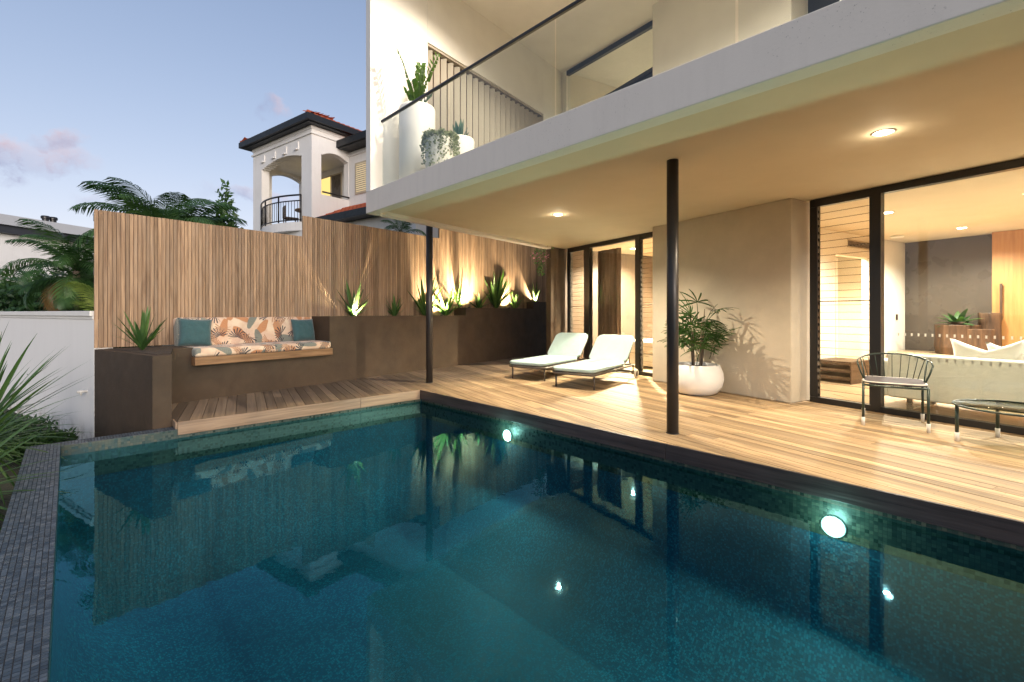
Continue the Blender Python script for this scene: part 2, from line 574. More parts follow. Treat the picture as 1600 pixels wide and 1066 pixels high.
def coping_tile():
    k = mat('coping tile')
    r = k.n('ShaderNodeObjectInfo').outputs['Random']
    c = k.n('ShaderNodeNewGeometry').outputs['Position']
    wn = k.n('ShaderNodeTexWhiteNoise', noise_dimensions='3D')
    k.set(wn.inputs['Vector'], k.n('ShaderNodeAttribute', attribute_name='tid').outputs['Vector'])
    f = k.m('FRACT', k.m('ADD', r, wn.outputs['Value']))
    col = k.ramp(f, [(0, (.014, .024, .038)), (.5, (.030, .047, .070)), (1, (.068, .090, .120))])
    pbsdf(k, col, k.mrange(k.noise(c, 60, 3), .3, .7, .28, .5), k.bump(k.noise(c, 45, 3), .5, .004))
    return k.mat
M['coping_tile'] = coping_tile()

def print_fabric():
    """cream cloth printed with fan palms, ochre leaves and teal patches; flat print by object x / height"""
    k = mat('tropical print')
    oc = k.n('ShaderNodeTexCoord').outputs['Object']
    s = k.n('ShaderNodeSeparateXYZ'); k.set(s.inputs[0], oc)
    cb = k.n('ShaderNodeCombineXYZ')
    k.set(cb.inputs[0], s.outputs[0])
    k.set(cb.inputs[1], k.m('ADD', k.m('MULTIPLY', s.outputs[2], 1.0), k.m('MULTIPLY', s.outputs[1], .9)))
    p = cb.outputs[0]
    wv = k.vm('SCALE', k.vm('SUBTRACT', k.noise(p, 3.2, 2, out=1), (.5, .5, .5)), c=.10)
    pw = k.vm('ADD', p, wv)
    base = k.mix(k.mrange(k.noise(p, 5, 3), .4, .62), (.70, .56, .42), (.60, .41, .29))
    col = base
    def layer(col, scale, seed, kind, color, thr, alpha=1.0, color2=None):
        q = k.vm('ADD', pw, (seed * 3.7, seed * 1.9, 0))
        v = k.n('ShaderNodeTexVoronoi', voronoi_dimensions='2D')
        v.inputs['Scale'].default_value = scale
        v.inputs['Randomness'].default_value = .75
        k.set(v.inputs['Vector'], q)
        d = k.vm('SUBTRACT', q, v.outputs['Position'])
        cs = k.n('ShaderNodeSeparateXYZ'); k.set(cs.inputs[0], v.outputs['Color'])
        an = k.m('MULTIPLY', cs.outputs[0], 6.2832)
        ro = k.n('ShaderNodeVectorRotate', rotation_type='Z_AXIS')
        k.set(ro.inputs['Vector'], d); k.set(ro.inputs['Angle'], an)
        ds = k.n('ShaderNodeSeparateXYZ'); k.set(ds.inputs[0], ro.outputs[0])
        x, y = ds.outputs[0], ds.outputs[1]
        on = k.m('LESS_THAN', cs.outputs[1], thr)
        if kind == 'fan':
            rad = k.vm('LENGTH', d)
            at = k.m('ARCTAN2', y, x)
            st = k.m('GREATER_THAN', k.m('SINE', k.m('MULTIPLY', at, 17)), k.mrange(rad, .02, .14, -.9, .7))
            msk = k.m('MULTIPLY', st, k.m('LESS_THAN', rad, .135))
            msk = k.m('MULTIPLY', msk, k.m('LESS_THAN', k.m('ABSOLUTE', at), 1.9))
        else:
            e = k.m('ADD', k.m('POWER', k.m('MULTIPLY', x, 1 / .15), 2), k.m('POWER', k.m('MULTIPLY', y, 1 / .055), 2))
            msk = k.m('LESS_THAN', e, 1.0)
            vein = k.m('GREATER_THAN', k.m('SINE', k.m('ADD', k.m('MULTIPLY', x, 190), k.m('MULTIPLY', k.m('ABSOLUTE', y), 260))), .45)
            if color2:
                color = k.mix(k.m('MULTIPLY', vein, .55), color, color2)
        msk = k.m('MULTIPLY', k.m('MULTIPLY', msk, on), alpha)
        return k.mix(msk, col, color)
    col = layer(col, 4.2, 1, 'leaf', (.58, .40, .30), .75, .85, (.75, .62, .48))
    col = layer(col, 3.6, 2, 'leaf', (.48, .22, .10), .55, .95, (.36, .15, .07))
    col = layer(col, 3.9, 5, 'leaf', (.16, .19, .17), .42, .9, (.09, .115, .115))
    col = layer(col, 4.0, 3, 'fan', (.035, .032, .045), .62)
    col = layer(col, 4.6, 7, 'fan', (.40, .22, .13), .4)
    pbsdf(k, col, .85, k.bump(k.noise(oc, 200, 2), .2, .002), sheen=.2)
    return k.mat
M['print'] = print_fabric()

def painting():
    k = mat('painted canvas')
    c = ocoord(k)
    n = k.noise(c, 4, 4, dist=1)
    pbsdf(k, k.ramp(n, [(.35, (.25, .30, .16)), (.5, (.42, .42, .24)), (.62, (.55, .48, .30)), (.7, (.30, .36, .30))]), .7)
    return k.mat
M['painting'] = painting()

def garden_wall():
    k = mat('white garden wall paint')
    c = k.n('ShaderNodeNewGeometry').outputs['Position']
    s = k.n('ShaderNodeSeparateXYZ'); k.set(s.inputs[0], c)
    low = k.mrange(s.outputs[2], -.62, -.2, 1, 0, True)
    st = k.m('MULTIPLY', low, k.mrange(k.noise(c, 5, 5, .65), .42, .6))
    str_ = k.noise(k.vm('MULTIPLY', c, (6, 6, .5)), 1, 4)
    col = k.mix(k.mrange(str_, .45, .75, 0, .15), (.84, .825, .80), (.68, .66, .63))
    col = k.mix(k.m('MULTIPLY', st, .8), col, (.26, .20, .15))
    pbsdf(k, col, .85, k.bump(k.noise(c, 40, 3), .15, .005))
    return k.mat
M['garden_wall'] = garden_wall()

def streaked(name, col, stain, amt):
    """painted render with faint rain streaks and blotches"""
    k = mat(name)
    c = k.n('ShaderNodeNewGeometry').outputs['Position']
    st = k.noise(k.vm('MULTIPLY', c, (9, 9, 1.1)), 1, 5, .65)
    bl = k.noise(c, 1.1, 5, .6)
    sp = k.mrange(k.noise(c, 70, 2), .66, .72)
    cc = k.mix(k.m('MULTIPLY', k.mrange(st, .48, .75), amt), col, stain)
    cc = k.mix(k.m('MULTIPLY', k.mrange(bl, .45, .7), amt * .8), cc, stain)
    cc = k.mix(k.m('MULTIPLY', k.m('MULTIPLY', sp, k.mrange(bl, .5, .62)), .6), cc, tuple(x * .35 for x in stain))
    pbsdf(k, cc, .75, k.bump(k.noise(c, 55, 4), .2, .004))
    return k.mat
M['fascia_paint'] = streaked('fascia paint', (.71, .665, .605), (.55, .515, .47), .25)
M['nb_white'] = streaked('neighbour paint', (.86, .84, .81), (.64, .61, .57), .25)
# ------------------------------------------------------------------ ground (with a hole where the pool lies)
gb = MB()
def quad(mb, pts, z, mi=0):
    mb.add([(p[0], p[1], z) for p in pts], [[0, 1, 2, 3]], mi)
GZ = -.56
inn = [(-.27, -4.3), (4.3, -4.3), (4.3, 6.38), (-.27, 6.38)]
out = [(-400, -400), (400, -400), (400, 400), (-400, 400)]
for i in range(4):
    j = (i + 1) % 4
    quad(gb, [PP(*out[i]), PP(*out[j]), PP(*inn[j]), PP(*inn[i])], GZ)
build(gb, 'ground', M['ground'], kind='structure')

# ------------------------------------------------------------------ pool
def rrect0(x0, x1, y0, y1, r, n=6):
    res = []
    for (cx, cy_, a0) in ((x1 - r, y1 - r, 0), (x0 + r, y1 - r, 90), (x0 + r, y0 + r, 180), (x1 - r, y0 + r, 270)):
        for i in range(n + 1):
            a = R(a0 + 90 * i / n)
            res.append((cx + r * math.cos(a), cy_ + r * math.sin(a)))
    return res
RZP = math.atan2(DY, DX)
sh = MB()
D0, D1, A0, A1, PB = -.05, 3.99, -4.0, 6.22, -1.62
WL = -.175
def face(mb, *p, mi=0): mb.add(p, [[0, 1, 2, 3]], mi)
# basin: straight walls above, a wide cove into the floor, all one smooth surface
RC = .95
rings = []
for z, ins in [(-.087, 0), (-.5, 0)] + [(PB + RC * (1 - math.sin(R(9 * i))), RC * (1 - math.cos(R(9 * i)))) for i in range(11)]:
    rr_ = rrect0(D0 + ins, D1 - ins, A0 + ins, A1 - ins, .03 + ins * .8)
    rings.append([(x_, y_, z) for x_, y_ in rr_])
vs_ = [p_ for r_ in rings for p_ in r_]
n_ = len(rings[0])
fs_ = [[i * n_ + k2, i * n_ + (k2 + 1) % n_, (i + 1) * n_ + (k2 + 1) % n_, (i + 1) * n_ + k2] for i in range(len(rings) - 1) for k2 in range(n_)]
fs_.append([(len(rings) - 1) * n_ + k2 for k2 in range(n_)])
sh.add(vs_, fs_, 0, True)
sh.sm[-1] = False
# outer body of the raised edge, under the coping
sh.box(-.285, -.052, -4, 6.2, -1.0, -.0772, mi=1)
sh.box(-.285, .86, 6.225, 6.40, -1.0, -.0772, mi=1)
pool = put('pool', sh.mesh('pool', [M['pool_tile'], M['grout']]), None, (0, 0, 0), (0, 0, RZP), 'structure')
st = MB()
st.box(D0 + .001, .868, 6.200, 6.219, -.42, -.0772)
st.box(.868, 3.975, 6.212, 6.219, -.42, -.05)
st.box(3.982, 3.989, -4, 6.21, -.42, -.05)
put('waterline_tiles', st.mesh('waterline_tiles', M['strip_tile']), pool)
# coping mosaic: the nearest tiles one by one, the rest joined
def tile_mesh(mb, cx, cy, w, l, z, tl=0.0):
    a, b, c = w / 2, l / 2, .0015
    r = random.uniform(-.0006, .0006); q = random.uniform(-.0006, .0006)
    vs = [(cx - a, cy - b, z - .009), (cx + a, cy - b, z - .009), (cx + a, cy + b, z - .009), (cx - a, cy + b, z - .009),
          (cx - a + c, cy - b + c, z + r + q), (cx + a - c, cy - b + c, z + r - q), (cx + a - c, cy + b - c, z - r - q), (cx - a + c, cy + b - c, z - r + q)]
    mb.add(vs, [[4, 5, 6, 7], [0, 1, 5, 4], [1, 2, 6, 5], [2, 3, 7, 6], [3, 0, 4, 7]])
CT = -.075
variants = []
for i in range(4):
    t_ = MB(); tile_mesh(t_, 0, 0, .0224, .0233, 0)
    variants.append(t_.mesh('tile', M['coping_tile']))
rest = MB(); cnt = 0
tiles = []
for j in range(150):
    a = 2.26 + .0245 * j
    for i in range(10):
        tiles.append((-.285 + .0235 * (i + .5), a + .012))
far_t = []
j = 0
a = 2.26 + .0245 * 150
for j in range(int((6.395 - a) / .0245)):
    for i in range(10):
        far_t.append((-.285 + .0235 * (i + .5), a + .0245 * (j + .5)))
for j in range(7):
    for i in range(38):
        far_t.append((-.046 + .024 * (i + .5), 6.203 + .0262 * (j + .5)))
for j in range(70):
    for i in range(10):
        far_t.append((-.285 + .0235 * (i + .5), 2.26 - .0245 * (j + .5)))
for (d, a) in tiles[:300]:
    put('tile', random.choice(variants), pool, (d, a, CT))
for (d, a) in tiles[300:] + far_t:
    tile_mesh(rest, d, a, .0224, .0233, CT)
rm = rest.mesh('coping_tiles', M['coping_tile'])
at = rm.attributes.new('tid', 'FLOAT_VECTOR', 'FACE')
vals = []
for k in range(len(rm.polygons)):
    q = k // 5
    vals += [q * .731, q * .317, q * 1.13]
at.data.foreach_set('vector', vals)
put('coping_tiles', rm, pool, kind='stuff')

wm = MB()
N_ = 2
wm.add([(D0 + .001, A0, WL), (D1 - .009, A0, WL), (D1 - .009, A1 - .009, WL), (D0 + .001, A1 - .009, WL)], [[0, 1, 2, 3]])
put('pool_water', wm.mesh('pool_water', M['water']), None, (0, 0, 0), (0, 0, RZP), 'structure')

def pool_lamp(a, label):
    p = PP(3.982, a)
    z = -.335
    t = thing('pool_lamp', label, 'pool light', (p[0], p[1], z), 0, 'underwater lamps in the pool wall')
    rg = MB(); rg.lathe([(.062, .0), (.075, .0), (.078, .006), (.076, .014), (.066, .018), (.063, .011)], 32)
    rot = Vector((-DX, -DY, 0)).to_track_quat('Z', 'Y').to_euler()
    put('trim_ring', rg.mesh('trim_ring', M['white_plastic']), t, (0, 0, 0), rot)
    ln = MB(); ln.lathe([(.0005, .034), (.038, .028), (.064, .011)], 32)
    put('lens', ln.mesh('lens', M['lamp_pool']), t, (0, 0, 0), rot)
    li = bpy.data.lights.new('pool_lamp_light', 'SPOT')
    li.energy = POOL_W; li.color = (.95, 1.0, .72); li.shadow_soft_size = .04; li.spot_size = R(180); li.spot_blend = .0
    lo = bpy.data.objects.new('pool_lamp_light', li)
    lo.rotation_euler = Vector((DX, DY, .0)).to_track_quat('Z', 'Y').to_euler()
    lo.location = (-DX * .10, -DY * .10, 0)
    lo.parent = t
    COL.objects.link(lo)
    li = bpy.data.lights.new('pool_lamp_glow', 'POINT')
    li.energy = POOL_W * .10; li.color = (.85, 1.0, .80); li.shadow_soft_size = .06
    lo = bpy.data.objects.new('pool_lamp_glow', li)
    lo.location = (-DX * .13, -DY * .13, .03)
    lo.parent = t
    COL.objects.link(lo)
POOL_W = 62
pool_lamp(.817, 'bright underwater lamp in the pool wall, in front of the sliding door')
pool_lamp(4.24, 'small bright underwater lamp in the pool wall near the far pool corner')

# ------------------------------------------------------------------ timber deck: every plank its own piece
def clip(poly, nx, ny, c):
    """keep nx*x + ny*y <= c"""
    res = []
    for i in range(len(poly)):
        p, q = poly[i], poly[(i + 1) % len(poly)]
        fp, fq = nx * p[0] + ny * p[1] - c, nx * q[0] + ny * q[1] - c
        if fp <= 0: res.append(p)
        if (fp < 0 < fq) or (fq < 0 < fp):
            t = fp / (fp - fq)
            res.append((p[0] + (q[0] - p[0]) * t, p[1] + (q[1] - p[1]) * t))
    return res
def to_uv(p):
    x, y = p[0] - O2[0], p[1] - O2[1]
    return (x * E1[0] + y * E1[1], x * E2[0] + y * E2[1])
C1 = PP(.845, 6.42)
dpoly = [PP(3.976, -5), PP(3.976, 6.226), PP(.87, 6.226), C1, WW(-.02, .02), WW(9.8, .02), FF(8.5, .37), FF(5.7, .37), FF(-7.5, .37)]
duv = [to_uv(p) for p in dpoly]
deck_base = MB()
sub = [PP(3.99, -5), PP(3.99, 6.24), PP(.88, 6.24), C1, WW(-.02, .3), WW(9.8, .3), FF(8.5, 6.3), FF(-7.5, 6.3), FF(-7.5, -3)]
deck_base.prism([PP(3.99, -5), PP(3.99, 6.24), FF(5.5, .3), FF(-7.5, .3)], -.30, -.026)
deck_base.prism([PP(3.99, 6.24), PP(.88, 6.24), PP(.855, 6.42), WW(-.02, .02), WW(9.8, .02), FF(5.5, .3)], -.30, -.026)
deck = build(deck_base, 'deck', M['dark_wood'], kind='structure')
dl = wloc(deck)
RZE = math.atan2(E1[1], E1[0])
PITCH = .112
rows = []
v = .366
while v > -9.6:
    rows.append(v); v -= PITCH
nb = 0
for vt in rows:
    vb = vt - PITCH + .0055
    strip = clip(clip(duv, 0, 1, vt), 0, -1, -vb)
    if len(strip) < 3: continue
    u0 = min(p[0] for p in strip); u1 = max(p[0] for p in strip)
    cuts = [u0]
    c = u0 + random.uniform(.8, 4.6)
    while c < u1 - .7:
        cuts.append(c); c += random.uniform(2.2, 5.2)
    cuts.append(u1)
    for i in range(len(cuts) - 1):
        pc = clip(clip(strip, 1, 0, cuts[i + 1] - .0012), -1, 0, -(cuts[i] + .0012))
        # drop doubled points
        q = []
        for p in pc:
            if not q or (p[0] - q[-1][0]) ** 2 + (p[1] - q[-1][1]) ** 2 > 1e-7: q.append(p)
        if len(q) < 3: continue
        cu, cv = (cuts[i] + cuts[i + 1]) / 2, (vt + vb) / 2
        w0 = FF(cu, cv)
        mb = MB()
        mb.prism([(p[0] - cu, -(p[1] - cv)) for p in q], -.022, random.uniform(-.0012, .0006))
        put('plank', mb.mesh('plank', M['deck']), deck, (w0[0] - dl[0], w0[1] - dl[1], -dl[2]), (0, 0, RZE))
        nb += 1
print('planks', nb)
# fascia boards round the pool edge of the deck
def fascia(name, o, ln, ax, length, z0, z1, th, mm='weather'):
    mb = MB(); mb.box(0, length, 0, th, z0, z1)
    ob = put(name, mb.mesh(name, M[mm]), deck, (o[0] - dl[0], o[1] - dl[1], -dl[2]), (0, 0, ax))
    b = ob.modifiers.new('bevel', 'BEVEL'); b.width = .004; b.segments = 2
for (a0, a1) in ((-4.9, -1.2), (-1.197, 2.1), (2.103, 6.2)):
    fascia('fascia_board', PP(3.975, a0), None, RZP + R(90), a1 - a0, -.14, 0.001, .025, 'weather_shaded')
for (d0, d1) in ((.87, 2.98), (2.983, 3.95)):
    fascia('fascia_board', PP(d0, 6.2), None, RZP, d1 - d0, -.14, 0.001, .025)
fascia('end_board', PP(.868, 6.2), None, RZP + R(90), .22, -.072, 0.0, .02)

# ------------------------------------------------------------------ planter walls along the fence
def fence_n(s): return .734 - (s + .624) * .0519
sb0 = on_line(304.6, WW, -.12); sb1 = on_line(515, WW, 0); s2 = on_line(727.7, WW, 0); s3 = on_line(833, WW, 0)
se = 9.7
pl = thing('garden_planter', 'long stepped dark brown rendered planter wall below the timber slat fence', 'planter', a3(WW(2, .3), -.1))
def pw(name, s0, s1, n0, n1, z0, z1, mm='dark_render', bev=0):
    mb = MB()
    g0 = n1(s0) if callable(n1) else n1
    g1 = n1(s1) if callable(n1) else n1
    mb.prism([WW(s0, n0), WW(s1, n0), WW(s1, g1), WW(s0, g0)], z0, z1)
    return build(mb, name, M[mm], pl, bev)
fn = lambda s: fence_n(s) - .03
blk = MB(); blk.prism([PP(.67, 6.395), C1, WW(-.09, 0), WW(sb0 + .02, 0), WW(sb0 + .02, fn(sb0)), FE(.0, -.015)], -.6, .725)
build(blk, 'corner_block', M['dark_render'], pl)
soil = MB(); soil.prism([PP(.73, 6.55), PP(.86, 6.6), WW(0.05, .12), WW(sb0 - .06, .1), WW(sb0 - .06, fn(sb0) - .05), FE(.12, -.08)], .70, .731)
build(soil, 'soil', M['soil'], pl)
pw('bench_base', sb0 + .02, sb1, 0, fn, -.1, .585)
pw('front_wall', sb1, s2, 0, .12, -.1, 1.14)
pw('side_wall', sb1, sb1 + .12, .12, fn, -.1, 1.139)
pw('soil', sb1 + .12, s2, .12, fn, 0, 1.10, 'soil', 0)
pw('front_wall', s2, s3, 0, .1, -.1, 1.32)
pw('side_wall', s2, s2 + .1, .1, fn, 1.0, 1.319)
pw('soil', s2 + .1, s3, .1, fn, 0, 1.285, 'soil', 0)
pw('front_wall', s3, se, 0, .1, -.1, 1.52)
pw('side_wall', s3, s3 + .1, .1, fn, 1.0, 1.519)
pw('soil', s3 + .1, se, .1, fn, 0, 1.49, 'soil', 0)

# ------------------------------------------------------------------ slat fence
fen = thing('slat_fence', 'tall stepped fence of vertical timber slats behind the planter and bench', 'fence', a3(F0, -.5))
RZF = math.atan2(FD[1], FD[0])
fs1 = on_line(474, FE, 0); fs2 = on_line(686, FE, 0)
heights = {}
def slat_mesh(z0, z1):
    key = (z0, z1)
    if key not in heights:
        mb = MB(); mb.box(-.0200, .0200, -.011, .011, z0, z1)
        heights[key] = mb.mesh('slat', M['slat'])
    return heights[key]
s = .02
fl = wloc(fen)
while s < 11.4:
    z1 = 2.55 if s < fs1 else (2.92 if s < fs2 else 3.35)
    p = FE(s, 0)
    o = put('slat', slat_mesh(.74, z1), fen, (p[0] - fl[0], p[1] - fl[1], -fl[2] + random.uniform(-.002, .002)),
            (0, 0, RZF + random.uniform(-.012, .012)))
    s += .0455
def fbox(name, s0, s1, n0, n1, z0, z1, m='dark_wood'):
    mb = MB(); mb.prism([FE(s0, n0), FE(s1, n0), FE(s1, n1), FE(s0, n1)], z0, z1)
    return build(mb, name, M[m], fen)
for (a_, b_, zt) in ((.005, fs1 - .01, 2.54), (fs1 - .009, fs2 - .01, 2.91), (fs2 - .009, 11.4, 3.34)):
    fbox('backing_sheet', a_, b_, .0125, .018, .75, zt)
for z in (.9, 1.7, 2.4):
    fbox('rail', 0, 11.4, .019, .05, z, z + .09)
for z in (2.8,):
    fbox('rail', fs1, 11.4, .019, .05, z, z + .08)
for s in (0.02, 1.4, 2.72, 4.3, 5.6, 7.4, 9.2, 11.2):
    fbox('fence_post', s, s + .08, .051, .13, -.55, 2.5 if s < fs1 else (2.88 if s < fs2 else 3.3))

# ------------------------------------------------------------------ white garden wall
GD = (-.84, .5426); GN = (.5426, .84)
def GW(s, n): return (F0[0] + s * GD[0] + n * GN[0], F0[1] + s * GD[1] + n * GN[1])
gw = MB(); gw.prism([GW(.005, 0), GW(9, 0), GW(9, .2), GW(.005, .2)], -.9, 1.115)
gwo = build(gw, 'garden_wall', M['garden_wall'], None, .004)
tag(gwo, 'white painted garden wall to the left of the timber fence', 'wall')
cp = MB(); cp.prism([GW(.02, -.015), GW(9, -.015), GW(9, .215), GW(.02, .215)], 1.116, 1.155)
build(cp, 'cap', M['white_render'], gwo, .004)
cp = MB(); cp.prism([GW(.02, -.04), GW(9, -.04), GW(9, .24), GW(.02, .24)], 1.156, 1.225)
build(cp, 'coping', M['white_render'], gwo, .006)
tp = MB()
q = GW(.28, 0)
tp.tube([(q[0], q[1], .155), (q[0] - GN[0] * .10, q[1] - GN[1] * .10, .155)], .018, 10)
tp.tube([(q[0] - GN[0] * .06, q[1] - GN[1] * .06, .175), (q[0] - GN[0] * .06, q[1] - GN[1] * .06, .105)], .012, 8)
tp.tube([(q[0] - GN[0] * .02 - .02, q[1] - GN[1] * .02, .155), (q[0] - GN[0] * .02 + .10, q[1] - GN[1] * .02 + .03, .155)], .013, 8)
t = build(tp, 'garden_tap', M['white_plastic'])
tag(t, 'small white tap pipe low on the white garden wall', 'tap')

# ------------------------------------------------------------------ house
house = thing('house', 'modern white rendered house with balcony over a covered timber terrace', 'house', (3.694, 6.15, 0))
def hp(name, poly, z0, z1, m, bev=0.0, parent=None):
    mb = MB(); mb.prism(poly, z0, z1)
    return build(mb, name, M[m], parent or house, bev)
def fbx(u0, u1, v0, v1): return [FF(u0, v0), FF(u1, v0), FF(u1, v1), FF(u0, v1)]
def ucz(x, y): return 6.076 - .043 * x + .0824 * y         # raked balcony ceiling
P0 = (-2.16, 6.87)
LD = (.6026, .798); LN = (-.798, .6026)
V1 = (.691, -.7228)
def LW(m, n): return (P0[0] + .0715 * 0 + m * LD[0] + n * LN[0], P0[1] + m * LD[1] + n * LN[1])
# rendered pier, both storeys
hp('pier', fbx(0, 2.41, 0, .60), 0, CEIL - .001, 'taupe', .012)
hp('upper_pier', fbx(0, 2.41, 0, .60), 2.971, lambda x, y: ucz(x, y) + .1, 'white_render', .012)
hp('end_wall', fbx(5.43, 5.62, -.085, 6.4), 0, CEIL - .001, 'dark_render', .008)
hp('hall_wall', fbx(2.40, 2.52, .60, 6.3), 0, CEIL - .002, 'int_cream')
# slab with the fascia lip
Lend = LW(12, 0)
near = (P0[0] + V1[0] * 15, P0[1] + V1[1] * 15)
inset = .13
P0i = (P0[0] + LD[0] * .17 + V1[0] * .16, P0[1] + LD[1] * .17 + V1[1] * .16)
nrI = (near[0] + DX * inset, near[1] + DY * inset)
LeI = (Lend[0] + .13, Lend[1] - .1)
slab_poly = [P0i, nrI, FF(-7.5, 6.4), FF(5.62, 9.0), LeI]
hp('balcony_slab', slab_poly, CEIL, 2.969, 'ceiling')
fa = MB()
fa.prism([P0, near, nrI, P0i], 2.665, 2.985)
build(fa, 'fascia', M['fascia_paint'], house, .008)
fa = MB()
fa.prism([P0, P0i, (LW(4.86, 0)[0] + .13, LW(4.86, 0)[1] - .1), LW(4.86, 0)], 2.665, 2.984)
build(fa, 'side_fascia', M['fascia_paint'], house, .008)
# tall left wall of the balcony with the screen opening
zc = lambda x, y: ucz(x, y) + .1
TH = .118
def lw(name, m0, m1, z0, z1, n0=-TH, n1=0.0):
    a = LW(m0, n1); b = LW(m1, n1); c = LW(m1, n0); d = LW(m0, n0)
    if m0 == 0:
        d = (P0[0] + V1[0] * .138, P0[1] + V1[1] * .138)
    return hp(name, [a, b, c, d], z0, z1, 'white_render', .004)
mo0, mo1 = 1.114, 4.62
lw('balcony_side_wall', 0, mo0 - .003, 2.986, zc)
lw('balcony_side_wall', mo0, mo1, 5.68, zc)
lw('balcony_side_wall', mo1 + .003, 5.6, 2.986, zc)
# screen of vertical blades
scr = MB()
for (a, b, z0, z1) in ((mo0, mo0 + .025, 2.99, 5.675), (mo1 - .025, mo1, 2.99, 5.675), (mo0 + .027, mo1 - .027, 5.64, 5.675)):
    scr.prism([LW(a, -.10), LW(b, -.10), LW(b, -.01), LW(a, -.01)], z0, z1)
scro = build(scr, 'screen', M['louver'], house)
b = MB(); b.prism([LW(mo0 + .026, -.013), LW(mo1 - .026, -.013), LW(mo1 - .026, -.003), LW(mo0 + .026, -.003)], 2.99, 5.639)
build(b, 'backing_panel', M['dark_wood'], scro)
LA = math.atan2(LD[1], LD[0])
bm_ = MB(); bm_.box(-.050, .050, -.009, .009, 2.99, 5.60)
bme = bm_.mesh('blade', M['louver'])
hl = wloc(house)
for i in range(21):
    m = mo0 + .09 + i * .1655
    p = LW(m, -.066)
    o = put('blade', bme, scro, (p[0] - hl[0], p[1] - hl[1], 0), (0, 0, LA - R(60)))
# balcony ceiling
Pu = (P0[0] - .02, P0[1])
uc = [(P0[0] + LD[0] * .05, P0[1] + LD[1] * .05), (near[0] + DX * .1, near[1] + DY * .1), FF(-7, 4.2), FF(5.6, 4.2), LW(6.0, 0)]
hp('balcony_ceiling', uc, lambda x, y: ucz(x, y), lambda x, y: ucz(x, y) + .09, 'white_render')
hp('roof', [(P0[0] - .3, P0[1]), (near[0] - .2, near[1] - .2), FF(-7.5, 6.6), FF(6, 6.6), LW(8, .3)],
   lambda x, y: ucz(x, y) + .101, lambda x, y: ucz(x, y) + .4, 'white_render')
# upper rooms behind the balcony
ub = [('upper_back_wall', fbx(-7, 5.6, 3.5, 3.62)), ('upper_end_wall', fbx(5.45, 5.6, .45, 3.5)), ('upper_room_wall', fbx(.9, 1.0, .61, 3.5))]
for nme, pg in ub:
    hp(nme, pg, 2.97, lambda x, y: ucz(x, y) - .001, 'int_cream')
hp('balcony_corner_wall', [FF(5.40, .34), FF(5.62, .34), FF(5.62, .46), FF(5.40, .46)], 2.97, lambda x, y: ucz(x, y) - .001, 'white_render')
uj = on_line(880, FF, .345)
def glazing(name, bars, panes, m='black_metal', gm='glass'):
    mb = MB()
    for (u0, u1, v0, v1, z0, z1) in bars:
        mb.prism(fbx(u0, u1, v0, v1), z0, z1)
    fr = build(mb, name, M[m], house, .003)
    for (u0, u1, z0, z1, g) in panes:
        pb = MB(); pb.prism(fbx(u0, u1, .381, .389), z0, z1)
        build(pb, 'pane', M[g or gm], fr)
    return fr
uz = lambda x, y: ucz(x, y) - .002
uz2 = lambda x, y: ucz(x, y) - .11
glazing('upper_window', [(uj - .055, uj, .345, .425, 2.971, uz), (2.41, uj - .056, .345, .425, uz2, uz), (2.41, uj - .056, .345, .425, 5.72, 5.80),
                         (2.41, uj - .056, .345, .425, 2.971, 3.05)],
        [(2.42, uj - .056, 5.80, lambda x, y: ucz(x, y) - .11, None)], 'navy_frame')
sp = MB(); sp.prism(fbx(2.42, uj - .056, .375, .40), 3.051, 5.719)
build(sp, 'spandrel_panel', M['navy_frame'], house)
glazing('upper_window', [(-.42, -.03, .345, .425, 2.971, uz), (-3.5, -.421, .345, .425, uz2, uz), (-3.5, -.421, .345, .425, 2.971, 3.05)],
        [(-3.4, -.421, 3.05, lambda x, y: ucz(x, y) - .11, None)], 'navy_frame')

# lower glazing
U = lambda px: on_line(px, FF, .36)
uL = U(1266); uM0 = U(1362); uM1 = U(1377.5)
H0 = CEIL - .105
lv = 1.352
def louvre_window(bars, u0, u1, z0, z1, mid):
    mb = MB()
    for (a, b, v0, v1, c, d) in bars:
        mb.prism(fbx(a, b, v0, v1), c, d)
    fr = build(mb, 'louvre_window', M['black_metal'], house, .003)
    n = int((z1 - z0) / .0925)
    pit = (z1 - z0) / n
    w = u1 - u0
    tl = R(9)
    b = MB()
    ex = Vector((w - .012, 0, 0)); ey = Vector((0, -.005 * math.cos(tl), -.005 * math.sin(tl))); ez = Vector((0, -math.sin(tl) * .098, math.cos(tl) * .098))
    b.obox(Vector((-(w - .012) / 2, 0, 0)), ex, ey, ez, 0)
    # ground lower edge of the glass reads as a dark line, and the two end clips
    b.obox(Vector((-(w - .012) / 2, -.0005, -.003)), ex, Vector((0, -.006, 0)), Vector((0, 0, .0045)), 1)
    for sx in (-1,):
        b.obox(Vector((sx * (w / 2 - .012) - .012, -.014, .006)), Vector((.016, 0, 0)), Vector((0, .016, 0)), Vector((0, -.006, .034)), 2)
    me = b.mesh('blade', [M['louvre_glass'], M['glass_edge'], M['black_metal']])
    cu = (u0 + u1) / 2
    p = FF(cu, .385)
    for i in range(n):
        z = z0 + pit * i
        if abs(z + .045 - mid) < .03: z += .0
        put('blade', me, fr, (p[0] - hl[0], p[1] - hl[1], z), (0, 0, RZE + math.pi))
    return fr
ub0, ub1 = U(1361), U(1278)
louvre_window([(uM0 + .001, uL, .345, .425, H0, CEIL - .002), (uM0 + .001, uL, .345, .425, 0.002, .075), (ub1, uL, .345, .425, .076, H0 - .001),
               (uM0, uM0 + .02, .345, .425, .076, H0 - .001), (ub0, ub1, .365, .40, lv - .006, lv + .006)], ub0 + .012, ub1, .085, H0, lv)
